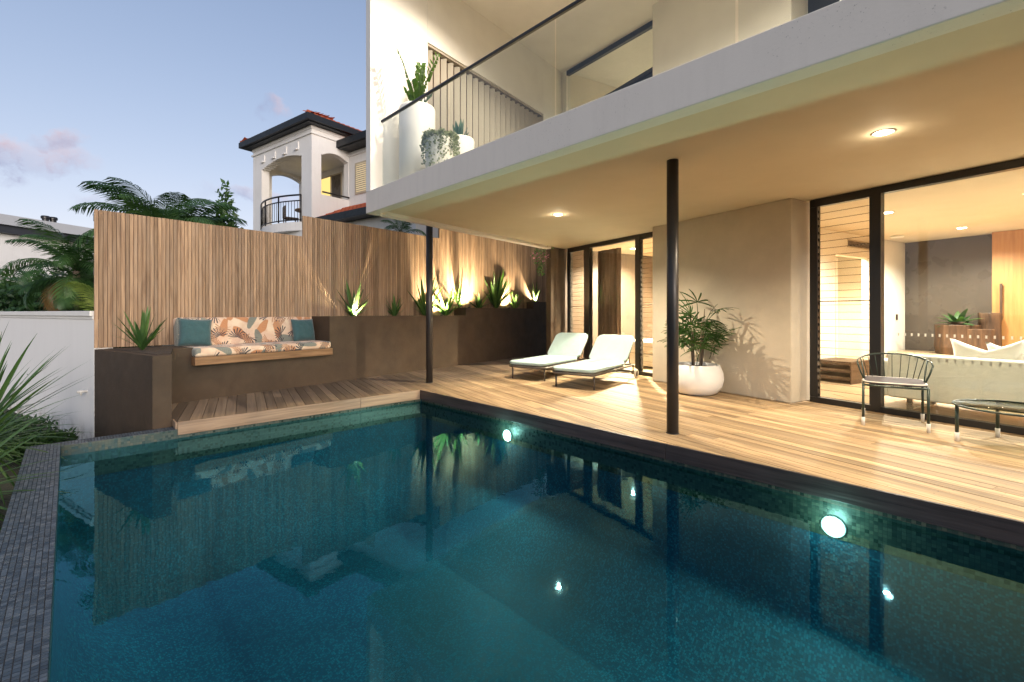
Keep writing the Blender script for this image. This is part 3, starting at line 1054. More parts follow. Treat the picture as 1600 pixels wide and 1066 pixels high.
sd = glazing('sliding_door', [(uM1, uM0 - .001, .335, .435, .002, CEIL - .002), (-7.4, uM1 - .001, .335, .435, H0 + .02, CEIL - .002), (-7.4, uM1 - .001, .335, .435, 0.002, .07),
                              (-4.3, -4.22, .335, .435, .071, H0 + .019)],
             [(-4.21, uM1 - .001, .071, H0 + .019, None), (-7.4, -4.31, .071, H0 + .019, None)])
dm = None
u = uM1 - .16
while u > -4.1:
    p = FF(u, .3785)
    if dm is None:
        b = MB(); b.box(-.0075, .0075, -.0015, .0015, .933, .965)
        dm = b.mesh('safety_dot', M['white_plastic'])
    put('safety_dot', dm, sd, (p[0] - hl[0], p[1] - hl[1], 0), (0, 0, RZE))
    u -= .062
# far louvres and bedroom door
a887, a893, a922, a933, a993, a1003, a1018 = [U(x) for x in (887, 891.5, 913.5, 922, 993.5, 1000.5, 1021)]
louvre_window([(a922, a887, .345, .425, H0, CEIL - .002), (a922, a887, .345, .425, .002, .07), (a893, a887, .345, .425, .071, H0 - .001), (a922, a893, .365, .40, lv - .006, lv + .006)],
              a922, a893, .085, H0, lv)
glazing('bedroom_door', [(a933, a922 - .001, .335, .435, .002, CEIL - .002), (a993, a933 - .001, .335, .435, H0 + .02, CEIL - .002), (a993, a933 - .001, .335, .435, .002, .06),
                         (a1003, a993 - .001, .335, .435, .002, CEIL - .002)], [(a993, a933 - .001, .061, H0 + .019, None)])
louvre_window([(2.415, a1003 - .001, .345, .425, H0, CEIL - .002), (2.415, a1003 - .001, .345, .425, .002, .07), (2.415, a1018, .345, .425, .071, H0 - .001),
               (a1003 - .012, a1003 - .001, .345, .425, .071, H0 - .001), (a1018, a1003 - .002, .365, .40, lv - .006, lv + .006)], a1018, a1003 - .012, .085, H0, lv)

# interior shell
hp('interior_floor', [FF(-7.4, .43), FF(5.43, .43), FF(5.43, 6.4), FF(-7.4, 6.4)], -.04, .0, 'floor_wood')
hp('back_wall', fbx(-7.4, 5.42, 6.25, 6.4), 0, CEIL - .001, 'int_cream')
hp('grey_wall_panel', fbx(-.47, .995, 6.19, 6.249), .001, CEIL - .004, 'grey_panel')
sw = 1.0
hp('room_wall', fbx(sw, sw + .12, .61, 3.26), 0, CEIL - .001, 'int_cream')
hp('room_wall', fbx(sw, sw + .12, 4.55, 6.249), 0, CEIL - .001, 'int_cream')
hp('room_wall', fbx(sw, sw + .12, 3.261, 4.549), 2.29, CEIL - .001, 'int_cream')
hp('hall_end_wall', fbx(2.30, 2.399, 3.0, 5.0), 0, CEIL - .002, 'int_white')
dj = MB()
dj.prism(fbx(sw + .121, sw + .16, 3.55, 3.62), 0, 2.25); dj.prism(fbx(2.25, 2.299, 3.6, 3.68), 0, 2.2)
build(dj, 'door_jamb', M['int_white'], house)
gr = MB()
gr.prism(fbx(sw - .012, sw - .001, 3.70, 4.78), 2.455, 2.475); gr.prism(fbx(sw - .012, sw - .001, 3.70, 4.78), 2.585, 2.605)
gro = build(gr, 'air_grille', M['beige'], house)
for i in range(6):
    s_ = MB(); s_.prism(fbx(sw - .010, sw - .001, 3.72, 4.76), 2.479 + i * .0178, 2.488 + i * .0178)
    build(s_, 'slat', M['dark_wood'], gro)
hp('bedroom_back_wall', fbx(2.521, 5.42, 3.6, 3.7), 0, CEIL - .002, 'int_white')
swi = MB(); swi.prism(fbx(sw - .012, sw - .001, 5.75, 5.83), 1.05, 1.17)
build(swi, 'wall_switch', M['dark_wood'], house)

# steel posts
def post(x, y, ztop, label):
    t = thing('steel_post', label, 'post', (x, y, 0), 0, 'steel posts under the balcony')
    b = MB(); b.lathe([(.0005, 0), (.057, 0), (.057, ztop), (.0005, ztop)], 32)
    put('shaft', b.mesh('shaft', M['post_metal']), t)
    b = MB(); b.lathe([(.0575, .0005), (.064, .0005), (.064, .006), (.0575, .008)], 32)
    put('base_collar', b.mesh('base_collar', M['post_metal']), t)
post(1.602, 4.634, CEIL - .001, 'round charcoal steel post in front of the white bowl planter')
post(-1.42, 7.99, CEIL - .001, 'round charcoal steel post at the far pool corner')

# balustrade
bal = thing('balustrade', 'frameless glass balcony balustrade with thin dark handrail', 'balustrade', a3(PP(3.24, 3), 2.97))
joints = [6.06, 4.459, 2.81, 1.209, -.4, -2.0, -3.6]
for i in range(len(joints) - 1):
    b = MB(); b.prism([PP(3.234, joints[i + 1] + .012), PP(3.246, joints[i + 1] + .012), PP(3.246, joints[i] - .012), PP(3.234, joints[i] - .012)], 2.986, 3.912)
    build(b, 'pane', M['glass'], bal)
b = MB(); b.prism([PP(3.222, -4), PP(3.258, -4), PP(3.258, 6.08), PP(3.222, 6.08)], 3.9125, 3.945)
build(b, 'handrail', M['black_metal'], bal, .006)

# ------------------------------------------------------------------ ceiling downlights
def downlight(x, y, z, label, watts, group, size=150, color=(1, .84, .60), r=.062, blend=.6, cat='downlight', glow=0):
    t = thing('downlight', label, cat, (x, y, z), 0, group)
    b = MB(); b.lathe([(r + .0005, -.001), (r + .022, -.002), (r + .023, -.0055), (r + .008, -.0065), (r + .0005, -.004)], 32)
    put('trim', b.mesh('trim', M['white_plastic']), t)
    b = MB(); b.lathe([(r, -.004), (r * .9, -.009), (r * .5, -.011), (.0005, -.0115)], 24)
    put('lens', b.mesh('lens', M['lamp_warm']), t)
    li = bpy.data.lights.new('downlight_lamp', 'SPOT')
    li.energy = watts; li.color = color; li.spot_size = R(size); li.spot_blend = blend; li.shadow_soft_size = .028
    lo = bpy.data.objects.new('downlight_lamp', li)
    lo.location = (0, 0, -.03); lo.parent = t
    COL.objects.link(lo)
    if glow:
        # added point light below the lens, for a halo on the ceiling round it
        li = bpy.data.lights.new('downlight_glow', 'POINT')
        li.energy = glow; li.color = color; li.shadow_soft_size = .03
        lo = bpy.data.objects.new('downlight_glow', li)
        lo.location = (0, 0, -.075); lo.parent = t
        COL.objects.link(lo)
W_EXT, W_INT = 370, 430
ge = 'terrace ceiling downlights'
downlight(.711, 7.17, CEIL, 'lit downlight in the terrace ceiling above the sun loungers', W_EXT * 1.2, ge, 146, glow=2.0)
downlight(3.125, 3.91, CEIL, 'large bright lit downlight in the terrace ceiling near the sliding door', W_EXT * .78, ge, 146, glow=2.0)
downlight(5.54, .65, CEIL, 'lit downlight in the terrace ceiling, nearest the camera and out of view', W_EXT * .82, ge, 146, glow=2.0)
gi = 'living room downlights'
def on_ceil(px, py):
    Y = 726 * (CEIL - 1.2) / (489 - py)
    return ((px - 800) / 726 * Y, Y)
x, y = on_ceil(1387, 332); downlight(x, y, CEIL, 'small lit downlight in the living room ceiling beside the door mullion', W_INT, gi, color=(1, .94, .82))
x, y = on_ceil(1503, 356); downlight(x, y, CEIL, 'small lit downlight in the living room ceiling above the dark grey wall', W_INT, gi, color=(1, .94, .82))
for (u, v, lb) in ((-2.2, 2.2, 'living room downlight above the sofa, hidden by the door head'), (-2.0, 4.6, 'living room downlight in front of the oak cabinet, out of frame'), (-4.4, 3.2, 'living room downlight nearest the camera, far outside the frame')):
    x, y = FF(u, v); downlight(x, y, CEIL, lb, W_INT, gi, color=(1, .94, .82))
x, y = FF(1.75, 3.9); downlight(x, y, CEIL, 'downlight in the hallway ceiling behind the louvre window', 1000, 'hall and bedroom downlights', color=(1, .88, .68))
x, y = FF(4.6, 1.7); downlight(x, y, CEIL, 'downlight in the bedroom ceiling behind the brown curtain', 2600, 'hall and bedroom downlights', color=(1, .88, .68))
x, y = FF(3.2, 2.2); downlight(x, y, CEIL, 'downlight in the bedroom ceiling over the bed', 2600, 'hall and bedroom downlights', color=(1, .88, .68))
gu = 'upper storey downlights'
for (p, lb, wt) in ((PP(4.3, 4.9), 'balcony ceiling downlight near the screen, above the frame', 430), (PP(4.2, 1.9), 'balcony ceiling downlight above the rendered pier, out of frame', 520),
                (FF(3.9, 1.9), 'downlight in the upper room ceiling behind the balcony door', 420), (FF(-1.5, 1.9), 'downlight in the upper room ceiling past the pier', 420)):
    downlight(p[0], p[1], ucz(p[0], p[1]) - .002, lb, wt, gu, color=(1, .86, .66))
# ------------------------------------------------------------------ bench
RZW = math.atan2(WD[1], WD[0])
s_a = on_line(304.6, WW, -.12); s_b = on_line(520, WW, -.12)
sm_ = (s_a + s_b) / 2; Lb = s_b - s_a
p = WW(sm_, 0)
bench = thing('wall_bench', 'long floating timber bench seat set into the dark planter wall', 'bench', (p[0], p[1], .487), RZW)
b = MB(); b.box(-Lb / 2, Lb / 2, -.12, -.085, 0, .112)
o = put('front_board', b.mesh('front_board', M['bench_wood']), bench); bv = o.modifiers.new('bevel', 'BEVEL'); bv.width = .006; bv.segments = 2
b = MB(); b.box(-Lb / 2, Lb / 2 - .17, -.084, .52, .10, .111)
put('seat_board', b.mesh('seat_board', M['bench_wood']), bench)
b = MB(); b.box(-Lb / 2, -Lb / 2 + .03, -.0845, -.002, 0, .0995)
put('end_board', b.mesh('end_board', M['bench_wood']), bench)

def rrect(x0, x1, y0, y1, r, n=6):
    res = []
    for (cx, cy_, a0) in ((x1 - r, y1 - r, 0), (x0 + r, y1 - r, 90), (x0 + r, y0 + r, 180), (x1 - r, y0 + r, 270)):
        for i in range(n + 1):
            a = R(a0 + 90 * i / n)
            res.append((cx + r * math.cos(a), cy_ + r * math.sin(a)))
    return res
def soft(o, w, seg=4):
    b = o.modifiers.new('bevel', 'BEVEL'); b.width = w; b.segments = seg; b.limit_method = 'ANGLE'; b.angle_limit = R(50)
    for pl_ in o.data.polygons: pl_.use_smooth = True
    return o
def cushion_pad(name, x0, x1, y0, y1, z0, z1, mt, r=.03, parent=None, loc=(0, 0, 0), rot=(0, 0, 0), rc=.05):
    b = MB(); b.prism(rrect(x0, x1, y0, y1, rc), z0, z1)
    o = put(name, b.mesh(name, mt), parent, loc, rot)
    return soft(o, r)
sc_ = cushion_pad('seat_cushion', -Lb / 2 + .005, Lb / 2 - .02, -.118, .56, 0, .118, M['print'], .035, None, (p[0], p[1], .600), (0, 0, RZW), .04)
tag(sc_, 'long tropical leaf print seat cushion on the timber bench', 'cushion')
bc_l = on_line(276, WW, .55) - sm_; bc_r = on_line(494, WW, .55) - sm_
b = MB(); b.prism(rrect(bc_l, bc_r, -.07, .07, .03), 0, .43)
bc_ = put('back_cushion', b.mesh('back_cushion', M['print']), None, (0, 0, 0), (0, 0, RZW))
q = WW(sm_, .585)
bc_.location = (q[0], q[1], .70)
bc_.rotation_euler = (R(-7), 0, RZW)
soft(bc_, .045)
tag(bc_, 'long tropical leaf print back cushion leaning against the slat fence', 'cushion')
def pillow_mesh(name, w, h, t, mt, n=14, pinch=.07, wr=.0, chop=.0):
    b = MB()
    vs = []; idx = {}
    for side in (1, -1):
        for j in range(n + 1):
            for i in range(n + 1):
                x = -1 + 2 * i / n; y = -1 + 2 * j / n
                edge = (i in (0, n) or j in (0, n))
                if side == -1 and edge:
                    idx[(side, i, j)] = idx[(1, i, j)]; continue
                k = (1 - x ** 4) * (1 - y ** 4)
                px_ = x * (1 - pinch * (1 - y * y) * (x * x)); py_ = y * (1 - pinch * (1 - x * x) * (y * y))
                th = t / 2 * max(k, 0) ** .55
                if wr: th += wr * math.sin(9 * x + 4 * y) * k * .6 + wr * math.sin(7 * y - 5 * x + 1) * k * .4
                idx[(side, i, j)] = len(vs)
                py_ -= chop * max(0, 1 - abs(x) * 1.15) * (y + 1) / 2
                vs.append((px_ * w / 2, side * th, py_ * h / 2))
    fs = []
    for side in (1, -1):
        for j in range(n):
            for i in range(n):
                f = [idx[(side, i, j)], idx[(side, i + 1, j)], idx[(side, i + 1, j + 1)], idx[(side, i, j + 1)]]
                fs.append(f[::-1] if side == 1 else f)
    b.add(vs, fs, 0, True)
    return b.mesh(name, mt)
def throw(px, n, z, w, h, t, mt, label, rz=0.0, tilt=-14, roll=0):
    s = on_line(px, WW, n); q = WW(s, n)
    o = put('throw_cushion', pillow_mesh('throw_cushion', w, h, t, mt, wr=.006), None, (q[0], q[1], z), (R(tilt), R(roll), RZW + R(rz)))
    for c in (): pass
    return tag(o, label, 'cushion', 'teal cushions on the bench')
throw(305, .42, .915, .42, .42, .15, M['teal'], 'square teal cushion at the end of the bench beside the corner planter', -8, -16, 4)
throw(474, .42, .90, .42, .40, .15, M['teal'], 'square teal cushion at the end of the bench beside the taller planter wall', 4, -13, 0)

# ------------------------------------------------------------------ plants
def blade_leaf(L, wd, bend, fold=.25, seg=7, base=.45, mt=None, name='leaf', tip=1.0):
    """a sword leaf along +Z that bows towards -Y"""
    vs, fs = [], []
    for i in range(seg + 1):
        t = i / seg
        a = bend * t * t
        y = -L * (math.sin(bend * t / 1.0) * t * .5)
        z = L * t * (1 - .28 * (bend * t) ** 2 * .5)
        ww = wd * (base + (1 - base) * min(1, t * 3.2)) * (1 - max(0, (t - .35) / .65) ** 2.2 * tip)
        ww = max(ww, .0015)
        vs += [(-ww / 2, y - fold * ww * .5, z), (0, y, z), (ww / 2, y - fold * ww * .5, z)]
    for i in range(seg):
        for k in (0, 1):
            fs.append([i * 3 + k, i * 3 + k + 1, i * 3 + k + 4, i * 3 + k + 3])
    b = MB(); b.add(vs, fs, 0, True)
    return b.mesh(name, mt or M['agave'])
def rosette(name, label, cat, loc, n, L, wd, mt, t0=5, t1=62, group=None, seed=0, bend=.5, lift=0.0, stem=0.0, tip=1.0):
    rg = random.Random(seed)
    t = thing(name, label, cat, loc, rg.uniform(0, 6), group)
    vs = [blade_leaf(L * f, wd, bend * g, mt=mt, tip=tip) for f, g in ((1, .6), (.92, 1.0), (.8, 1.4))]
    if stem:
        b = MB(); b.tube([(0, 0, -.02), (.01, 0, stem * .6), (0, 0, stem)], [wd * .9, wd * .75, wd * .6], 8)
        put('stem', b.mesh('stem', M['bark']), t)
    for i in range(n):
        f = (i + .5) / n
        til = t0 + (t1 - t0) * f ** .8 + rg.uniform(-6, 6)
        az = i * 2.39996 + rg.uniform(-.25, .25)
        k = 1 - .25 * f + rg.uniform(-.12, .08)
        put('leaf', vs[min(2, int(f * 3))], t, (0, 0, stem + lift * (1 - f)), (R(til), rg.uniform(-.15, .15), az), None, k)
    return t
ga = 'sword leaf plants in the planter'
def planter_plant(px, n, z, L, nl, label, seed, wd=.05, t1=48, name='sword_leaf_plant'):
    s = on_line(px, WW, n)
    return rosette(name, label, 'plant', a3(WW(s, n), z), int(nl * 1.5), L * 1.3, wd * 1.3, M['agave'], 4, t1, ga, seed, .35)
q = PP(.42, 7.05)
rosette('sword_leaf_plant', 'green sword leaf plant on the low corner planter beside the bench', 'plant', (-4.66, 5.86, .73), 22, .56, .055, M['agave'], 3, 40, ga, 3, .3)
planter_plant(552, .30, 1.10, .55, 13, 'sword leaf plant nearest the bench, lit by a glowing spot at its base', 5, .06, 50)
planter_plant(617, .32, 1.10, .42, 10, 'small sword leaf plant alone on the lower planter midway to the post', 7, .05, 38)
planter_plant(664, .30, 1.10, .72, 12, 'dark sword leaf plant directly behind the far steel post', 9, .065, 46)
planter_plant(697, .30, 1.10, .66, 12, 'brightly lit sword leaf plant just past the far post, against the raised planter', 12, .06, 46)
planter_plant(716, .40, 1.285, .52, 11, 'sword leaf plant in front of the brightest patch of lit fence', 14, .06, 45)
planter_plant(748, .30, 1.285, .50, 9, 'small sword leaf plant with a brown bent leaf, between two larger ones', 17, .06, 55)
planter_plant(775, .17, 1.285, .88, 24, 'largest sword leaf plant, in the middle of the raised planter', 19, .075, 36)
planter_plant(804, .18, 1.285, .42, 12, 'low spreading sword leaf plant between the largest plant and the end of the planter', 21, .05, 40)
planter_plant(836, .15, 1.49, .55, 8, 'slim upright sword leaf plant on the highest planter step by the dark column', 23, .05, 26)
# ground cover tufts on the lower planter
gc = MB()
rg = random.Random(4)
for i in range(900):
    s = rg.uniform(sb1 + .14, s2 - .05); n = rg.uniform(.125, .52)
    x, y = WW(s, n); a = rg.uniform(0, 6.28); h = rg.uniform(.025, .06); ww = .008
    dx, dy = math.cos(a) * ww, math.sin(a) * ww
    ox, oy = math.cos(a + 1.2) * h * .5, math.sin(a + 1.2) * h * .5
    gc.add([(x - dx, y - dy, 1.098), (x + dx, y + dy, 1.098), (x + ox, y + oy, 1.098 + h)], [[0, 1, 2]])
build(gc, 'ground_cover', M['grass'], pl, kind='stuff')

def uplight(px, n, z, label, watts, tilt=10, size=58, yaw=0):
    s = on_line(px, WW, n); q = WW(s, n)
    t = thing('garden_uplight', label, 'garden light', (q[0], q[1], z), 0, 'garden uplights in the planter')
    b = MB(); b.lathe([(.0005, 0), (.032, 0), (.034, .06), (.028, .062), (.026, .05)], 20)
    put('body', b.mesh('body', M['black_metal']), t)
    b = MB(); b.lathe([(.026, .052), (.014, .056), (.0005, .057)], 20)
    put('lens', b.mesh('lens', M['lamp_warm']), t)
    li = bpy.data.lights.new('uplight_lamp', 'SPOT')
    li.energy = watts; li.color = (1, .80, .50); li.spot_size = R(size); li.spot_blend = 1.0; li.shadow_soft_size = .012
    lo = bpy.data.objects.new('uplight_lamp', li)
    tt = R(tilt)
    d = Vector((WN[0] * math.sin(tt) + WD[0] * math.sin(R(yaw)), WN[1] * math.sin(tt) + WD[1] * math.sin(R(yaw)), math.cos(tt)))
    lo.rotation_euler = d.to_track_quat('-Z', 'Y').to_euler()
    lo.location = (0, 0, .07); lo.parent = t
    COL.objects.link(lo)
uplight(556, .16, 1.10, 'glowing garden uplight at the foot of the planter plant nearest the bench', 420, 16, 135)
uplight(690, .14, 1.10, 'glowing garden uplight beside the far steel post', 460, 16, 135)
uplight(733, .115, 1.285, 'garden uplight washing the brightest patch of the fence', 620, 10, 150)
uplight(795, .11, 1.285, 'tiny garden uplight on the planter edge below the largest plant', 330, 12, 140)
uplight(837, .105, 1.49, 'garden uplight behind the slim plant on the highest planter step', 420, 10, 140)

# palms and shrubs
def frond_mesh(name, L, mt, droop=1.0, n=46, lw_=.34, ww=.027, seed=0, up=.9):
    rg = random.Random(seed)
    b = MB()
    pts = []
    x, z = 0.0, 0.0
    ang = up
    for i in range(n + 1):
        pts.append(Vector((0, -x, z)))
        x += math.cos(ang) * L / n; z += math.sin(ang) * L / n
        ang -= droop * 1.9 / n * (.5 + i / n)
    b.tube(pts[::3] + [pts[-1]], [.013 * (1 - .8 * i / (len(pts[::3]))) for i in range(len(pts[::3]) + 1)], 4)
    for i in range(4, n):
        t = i / n
        tg = (pts[i + 1] - pts[i]).normalized()
        up_ = Vector((1, 0, 0)).cross(tg)
        ll = lw_ * (math.sin(math.pi * min(1, .12 + t * .9)) ** .6) * rg.uniform(.85, 1.1)
        for sx in (-1, 1):
            d = Vector((sx * .80, 0, 0)) + tg * (.55 + .35 * t) + up_ * (.25 + rg.uniform(-.1, .1))
            d.normalize()
            e = pts[i] + d * ll * .55; f = pts[i] + d * ll + Vector((0, 0, -ll * .22))
            wv = tg * ww * .5
            b.add([pts[i] - wv * .5, pts[i] + wv * .5, e - wv, e + wv, f], [[0, 1, 3, 2], [2, 3, 4]], 0, True)
    return b.mesh(name, mt)
FR = {}
for key, mt in (('palm', 'palm'), ('dry', 'palm_dry'), ('lime', 'palm_lime')):
    FR[key] = [frond_mesh('frond', L, M[mt], dr, seed=i, up=up, lw_=lw_) for i, (L, dr, up, lw_) in enumerate(((1.5, .9, 1.2, .50), (1.5, 1.15, 1.05, .46), (1.35, 1.4, .85, .42)))]
gp_ = 'palms beyond the fence and wall'
def palm(loc, h, n, sc, label, seed, dry=0, name='palm', key='palm', tilt=(0, 70)):
    rg = random.Random(seed)
    t = thing(name, label, 'palm', loc, 0, gp_)
    b = MB()
    for k in range(3):
        ax, ay = rg.uniform(-.12, .12), rg.uniform(-.12, .12)
        b.tube([(ax, ay, 0), (ax * .8, ay * .8, h * .5), (ax * .3, ay * .3, h)], [.05, .042, .035], 8)
    put('trunk', b.mesh('trunk', M['bark']), t)
    for i in range(n):
        f = i / n
        kk = 'dry' if i >= n - dry else key
        az = i * 2.39996 + rg.uniform(-.3, .3)
        til = tilt[0] + (tilt[1] - tilt[0]) * f ** .9 - 12
        put('frond', FR[kk][min(2, int(f * 3))], t, (rg.uniform(-.05, .05), rg.uniform(-.05, .05), h - .25 * f), (R(til), 0, az), None, sc * rg.uniform(.85, 1.1))
    return t
palm((-6.75, 8.9, GZ), 3.3, 32, 1.0, 'feathery palm rising behind the low section of the slat fence', 3)
palm((-6.9, 9.9, GZ), 3.35, 26, .9, 'palm with fine pale fronds behind the fence, next to the leafy bush', 8)
palm((-7.45, 7.9, GZ), 2.55, 22, .75, 'arching palm at the end of the fence with fronds drooping over the white wall', 5, 1, tilt=(0, 58))
palm((-7.3, 8.1, GZ), 2.15, 14, .70, 'small dark palm low behind the white wall by the fence end', 15, 0, tilt=(0, 60))
palm((-9.6, 9.9, GZ), 2.0, 18, .65, 'dark green palm behind the white wall in front of the pale far building', 21, 0)
palm((-8.8, 9.3, GZ), 1.75, 16, .6, 'mid height palm with brownish fronds behind the white wall', 25, 2)
palm((-10.5, 10.3, GZ), 1.9, 18, .65, 'dense green palm behind the white wall at the edge of the frame', 31)
palm((-6.75, 7.55, GZ), 1.75, 8, .5, 'small lime green palm frond cluster above the white wall by the fence', 35, 0, key='lime', tilt=(0, 50))
palm((-2.95, 12.3, GZ), 3.95, 14, .5, 'small palm showing above the fence below the balcony corner', 41)

def shrub_mesh(rx, rz, n, ls, mt, seed, lumps=7):
    rg = random.Random(seed)
    cs = [(rg.uniform(-.6, .6) * rx, rg.uniform(-.6, .6) * rx, rz * rg.uniform(.35, 1.45), rg.uniform(.35, .6)) for _ in range(lumps)]
    b = MB()
    for i in range(n):
        c = cs[rg.randrange(lumps)]
        a, e = rg.uniform(0, 6.283), math.asin(rg.uniform(-1, 1))
        r = rg.uniform(.55, 1) * c[3]
        p = Vector((c[0] + r * rx * math.cos(a) * math.cos(e), c[1] + r * rx * math.sin(a) * math.cos(e), max(.05, c[2] + r * rz * .8 * math.sin(e))))
        d = Vector((rg.gauss(0, 1), rg.gauss(0, 1), rg.gauss(.4, .8))).normalized()
        s_ = d.cross(Vector((rg.gauss(0, 1), rg.gauss(0, 1), rg.gauss(0, 1)))).normalized()
        l = ls * rg.uniform(.7, 1.3)
        b.add([p, p + d * l * .5 + s_ * l * .22, p + d * l, p + d * l * .5 - s_ * l * .22], [[0, 1, 2, 3]])
    return b.mesh('foliage', mt)
def shrub(loc, rx, rz, n, ls, mt, label, seed, name='shrub', group='shrubs behind the white wall'):
    t = thing(name, label, 'shrub', loc, 0, group)
    put('foliage', shrub_mesh(rx, rz, n, ls, M[mt], seed), t)
    b = MB(); b.tube([(0, 0, 0), (.03, 0, rz * .5), (0, .02, rz)], [.04, .03, .015], 6)
    put('stem', b.mesh('stem', M['bark']), t)
shrub((-6.25, 10.4, GZ), .40, 2.55, 1800, .16, 'shrub_lt', 'bright green leafy bush above the fence left of the white neighbouring house', 3)
shrub((-7.7, 8.8, GZ), .9, 1.45, 3400, .13, 'shrub', 'dark shrub low behind the white wall at the fence end', 4)
shrub((-9.0, 9.6, GZ), .9, 1.4, 3400, .13, 'shrub', 'dense dark shrub filling the bed behind the middle of the white wall', 5)
shrub((-10.4, 9.9, GZ), 1.0, 1.5, 3600, .13, 'shrub', 'dense dark shrub behind the white wall at the frame edge', 6)
shrub((-8.1, 9.9, GZ), 1.0, 1.75, 3600, .14, 'shrub', 'tall dark shrub further back between the palms', 16)
shrub((-12.2, 11.6, GZ), 1.2, 1.7, 3600, .15, 'shrub', 'wide dark shrub in front of the pale far building', 17)
for (x, y, rx, rz, lb, sd_, mt) in ((-5.6, 5.55, .36, .22, 'dark shrub against the foot of the white garden wall', 7, 'shrub'), (-4.95, 5.36, .24, .13, 'low ragged weeds at the foot of the white wall by the planter corner', 8, 'shrub_lt'),
                                (-6.3, 5.9, .5, .30, 'dark bushy shrub below the white wall at the frame edge', 9, 'shrub')):
    shrub((x, y, GZ), rx, rz, 1500, .07, mt, lb, sd_, 'garden_shrub', 'shrubs in the low garden bed')
gs = 'spiky plants in the low garden bed'
rosette('spiky_plant', 'large spiky strap leaf plant standing in the low garden bed beside the pool edge', 'plant', (-4.75, 4.15, GZ), 110, 1.0, .036, M['agave'], 2, 118, gs, 41, .55, .15, .50)
rosette('spiky_plant', 'second strap leaf plant nearest the camera with leaves drooping along the tiled pool edge', 'plant', (-3.85, 3.15, GZ), 80, .82, .034, M['agave'], 8, 118, gs, 43, .7, .1, .42)
rosette('spiky_plant', 'strap leaf plant furthest along the low garden bed, against the white wall', 'plant', (-5.75, 5.05, GZ), 80, .9, .034, M['agave'], 2, 110, gs, 47, .6, .15, .40)
tpot = MB(); tpot.lathe([(.0005, 0), (.11, 0), (.15, .24), (.165, .25), (.165, .29), (.14, .29), (.13, .22), (.0005, .22)], 28, (-2.99, 2.62, GZ))
tag(build(tpot, 'terracotta_pot', M['terracotta']), 'small terracotta pot in the garden bed beside the tiled pool edge', 'pot')

# vine at the dark column
vine = thing('flowering_vine', 'hanging vine with pink blossom at the top of the dark column', 'vine', (.66, 10.75, 2.1), 0)
rg = random.Random(5)
b = MB(); f_ = MB(); stv = MB()
for k in range(4):
    x0, y0 = rg.uniform(-.10, .08), rg.uniform(-.1, .1)
    stv.tube([(x0, y0, .60), (x0 + rg.uniform(-.05, .05), y0, .3), (x0 + rg.uniform(-.08, .08), y0, rg.uniform(0, .15))], .005, 5)
for i in range(330):
    z = rg.uniform(0, .62); sp_ = .05 + .10 * (z / .62)
    p_ = Vector((rg.gauss(0, sp_ * .7), rg.gauss(0, sp_), z))
    d = Vector((rg.gauss(0, 1), rg.gauss(0, 1), rg.gauss(-.4, .7))).normalized(); s_ = d.cross(Vector((rg.gauss(0, 1), rg.gauss(0, 1), 1))).normalized()
    l = rg.uniform(.035, .07)
    tgt = f_ if (.30 < z < .5 and rg.random() < .35) else b
    tgt.add([p_, p_ + d * l * .5 + s_ * l * .3, p_ + d * l, p_ + d * l * .5 - s_ * l * .3], [[0, 1, 2, 3]])
put('foliage', b.mesh('foliage', M['shrub_lt']), vine); put('blossom', f_.mesh('blossom', M['pink']), vine); put('stem', stv.mesh('stem', M['bark']), vine)

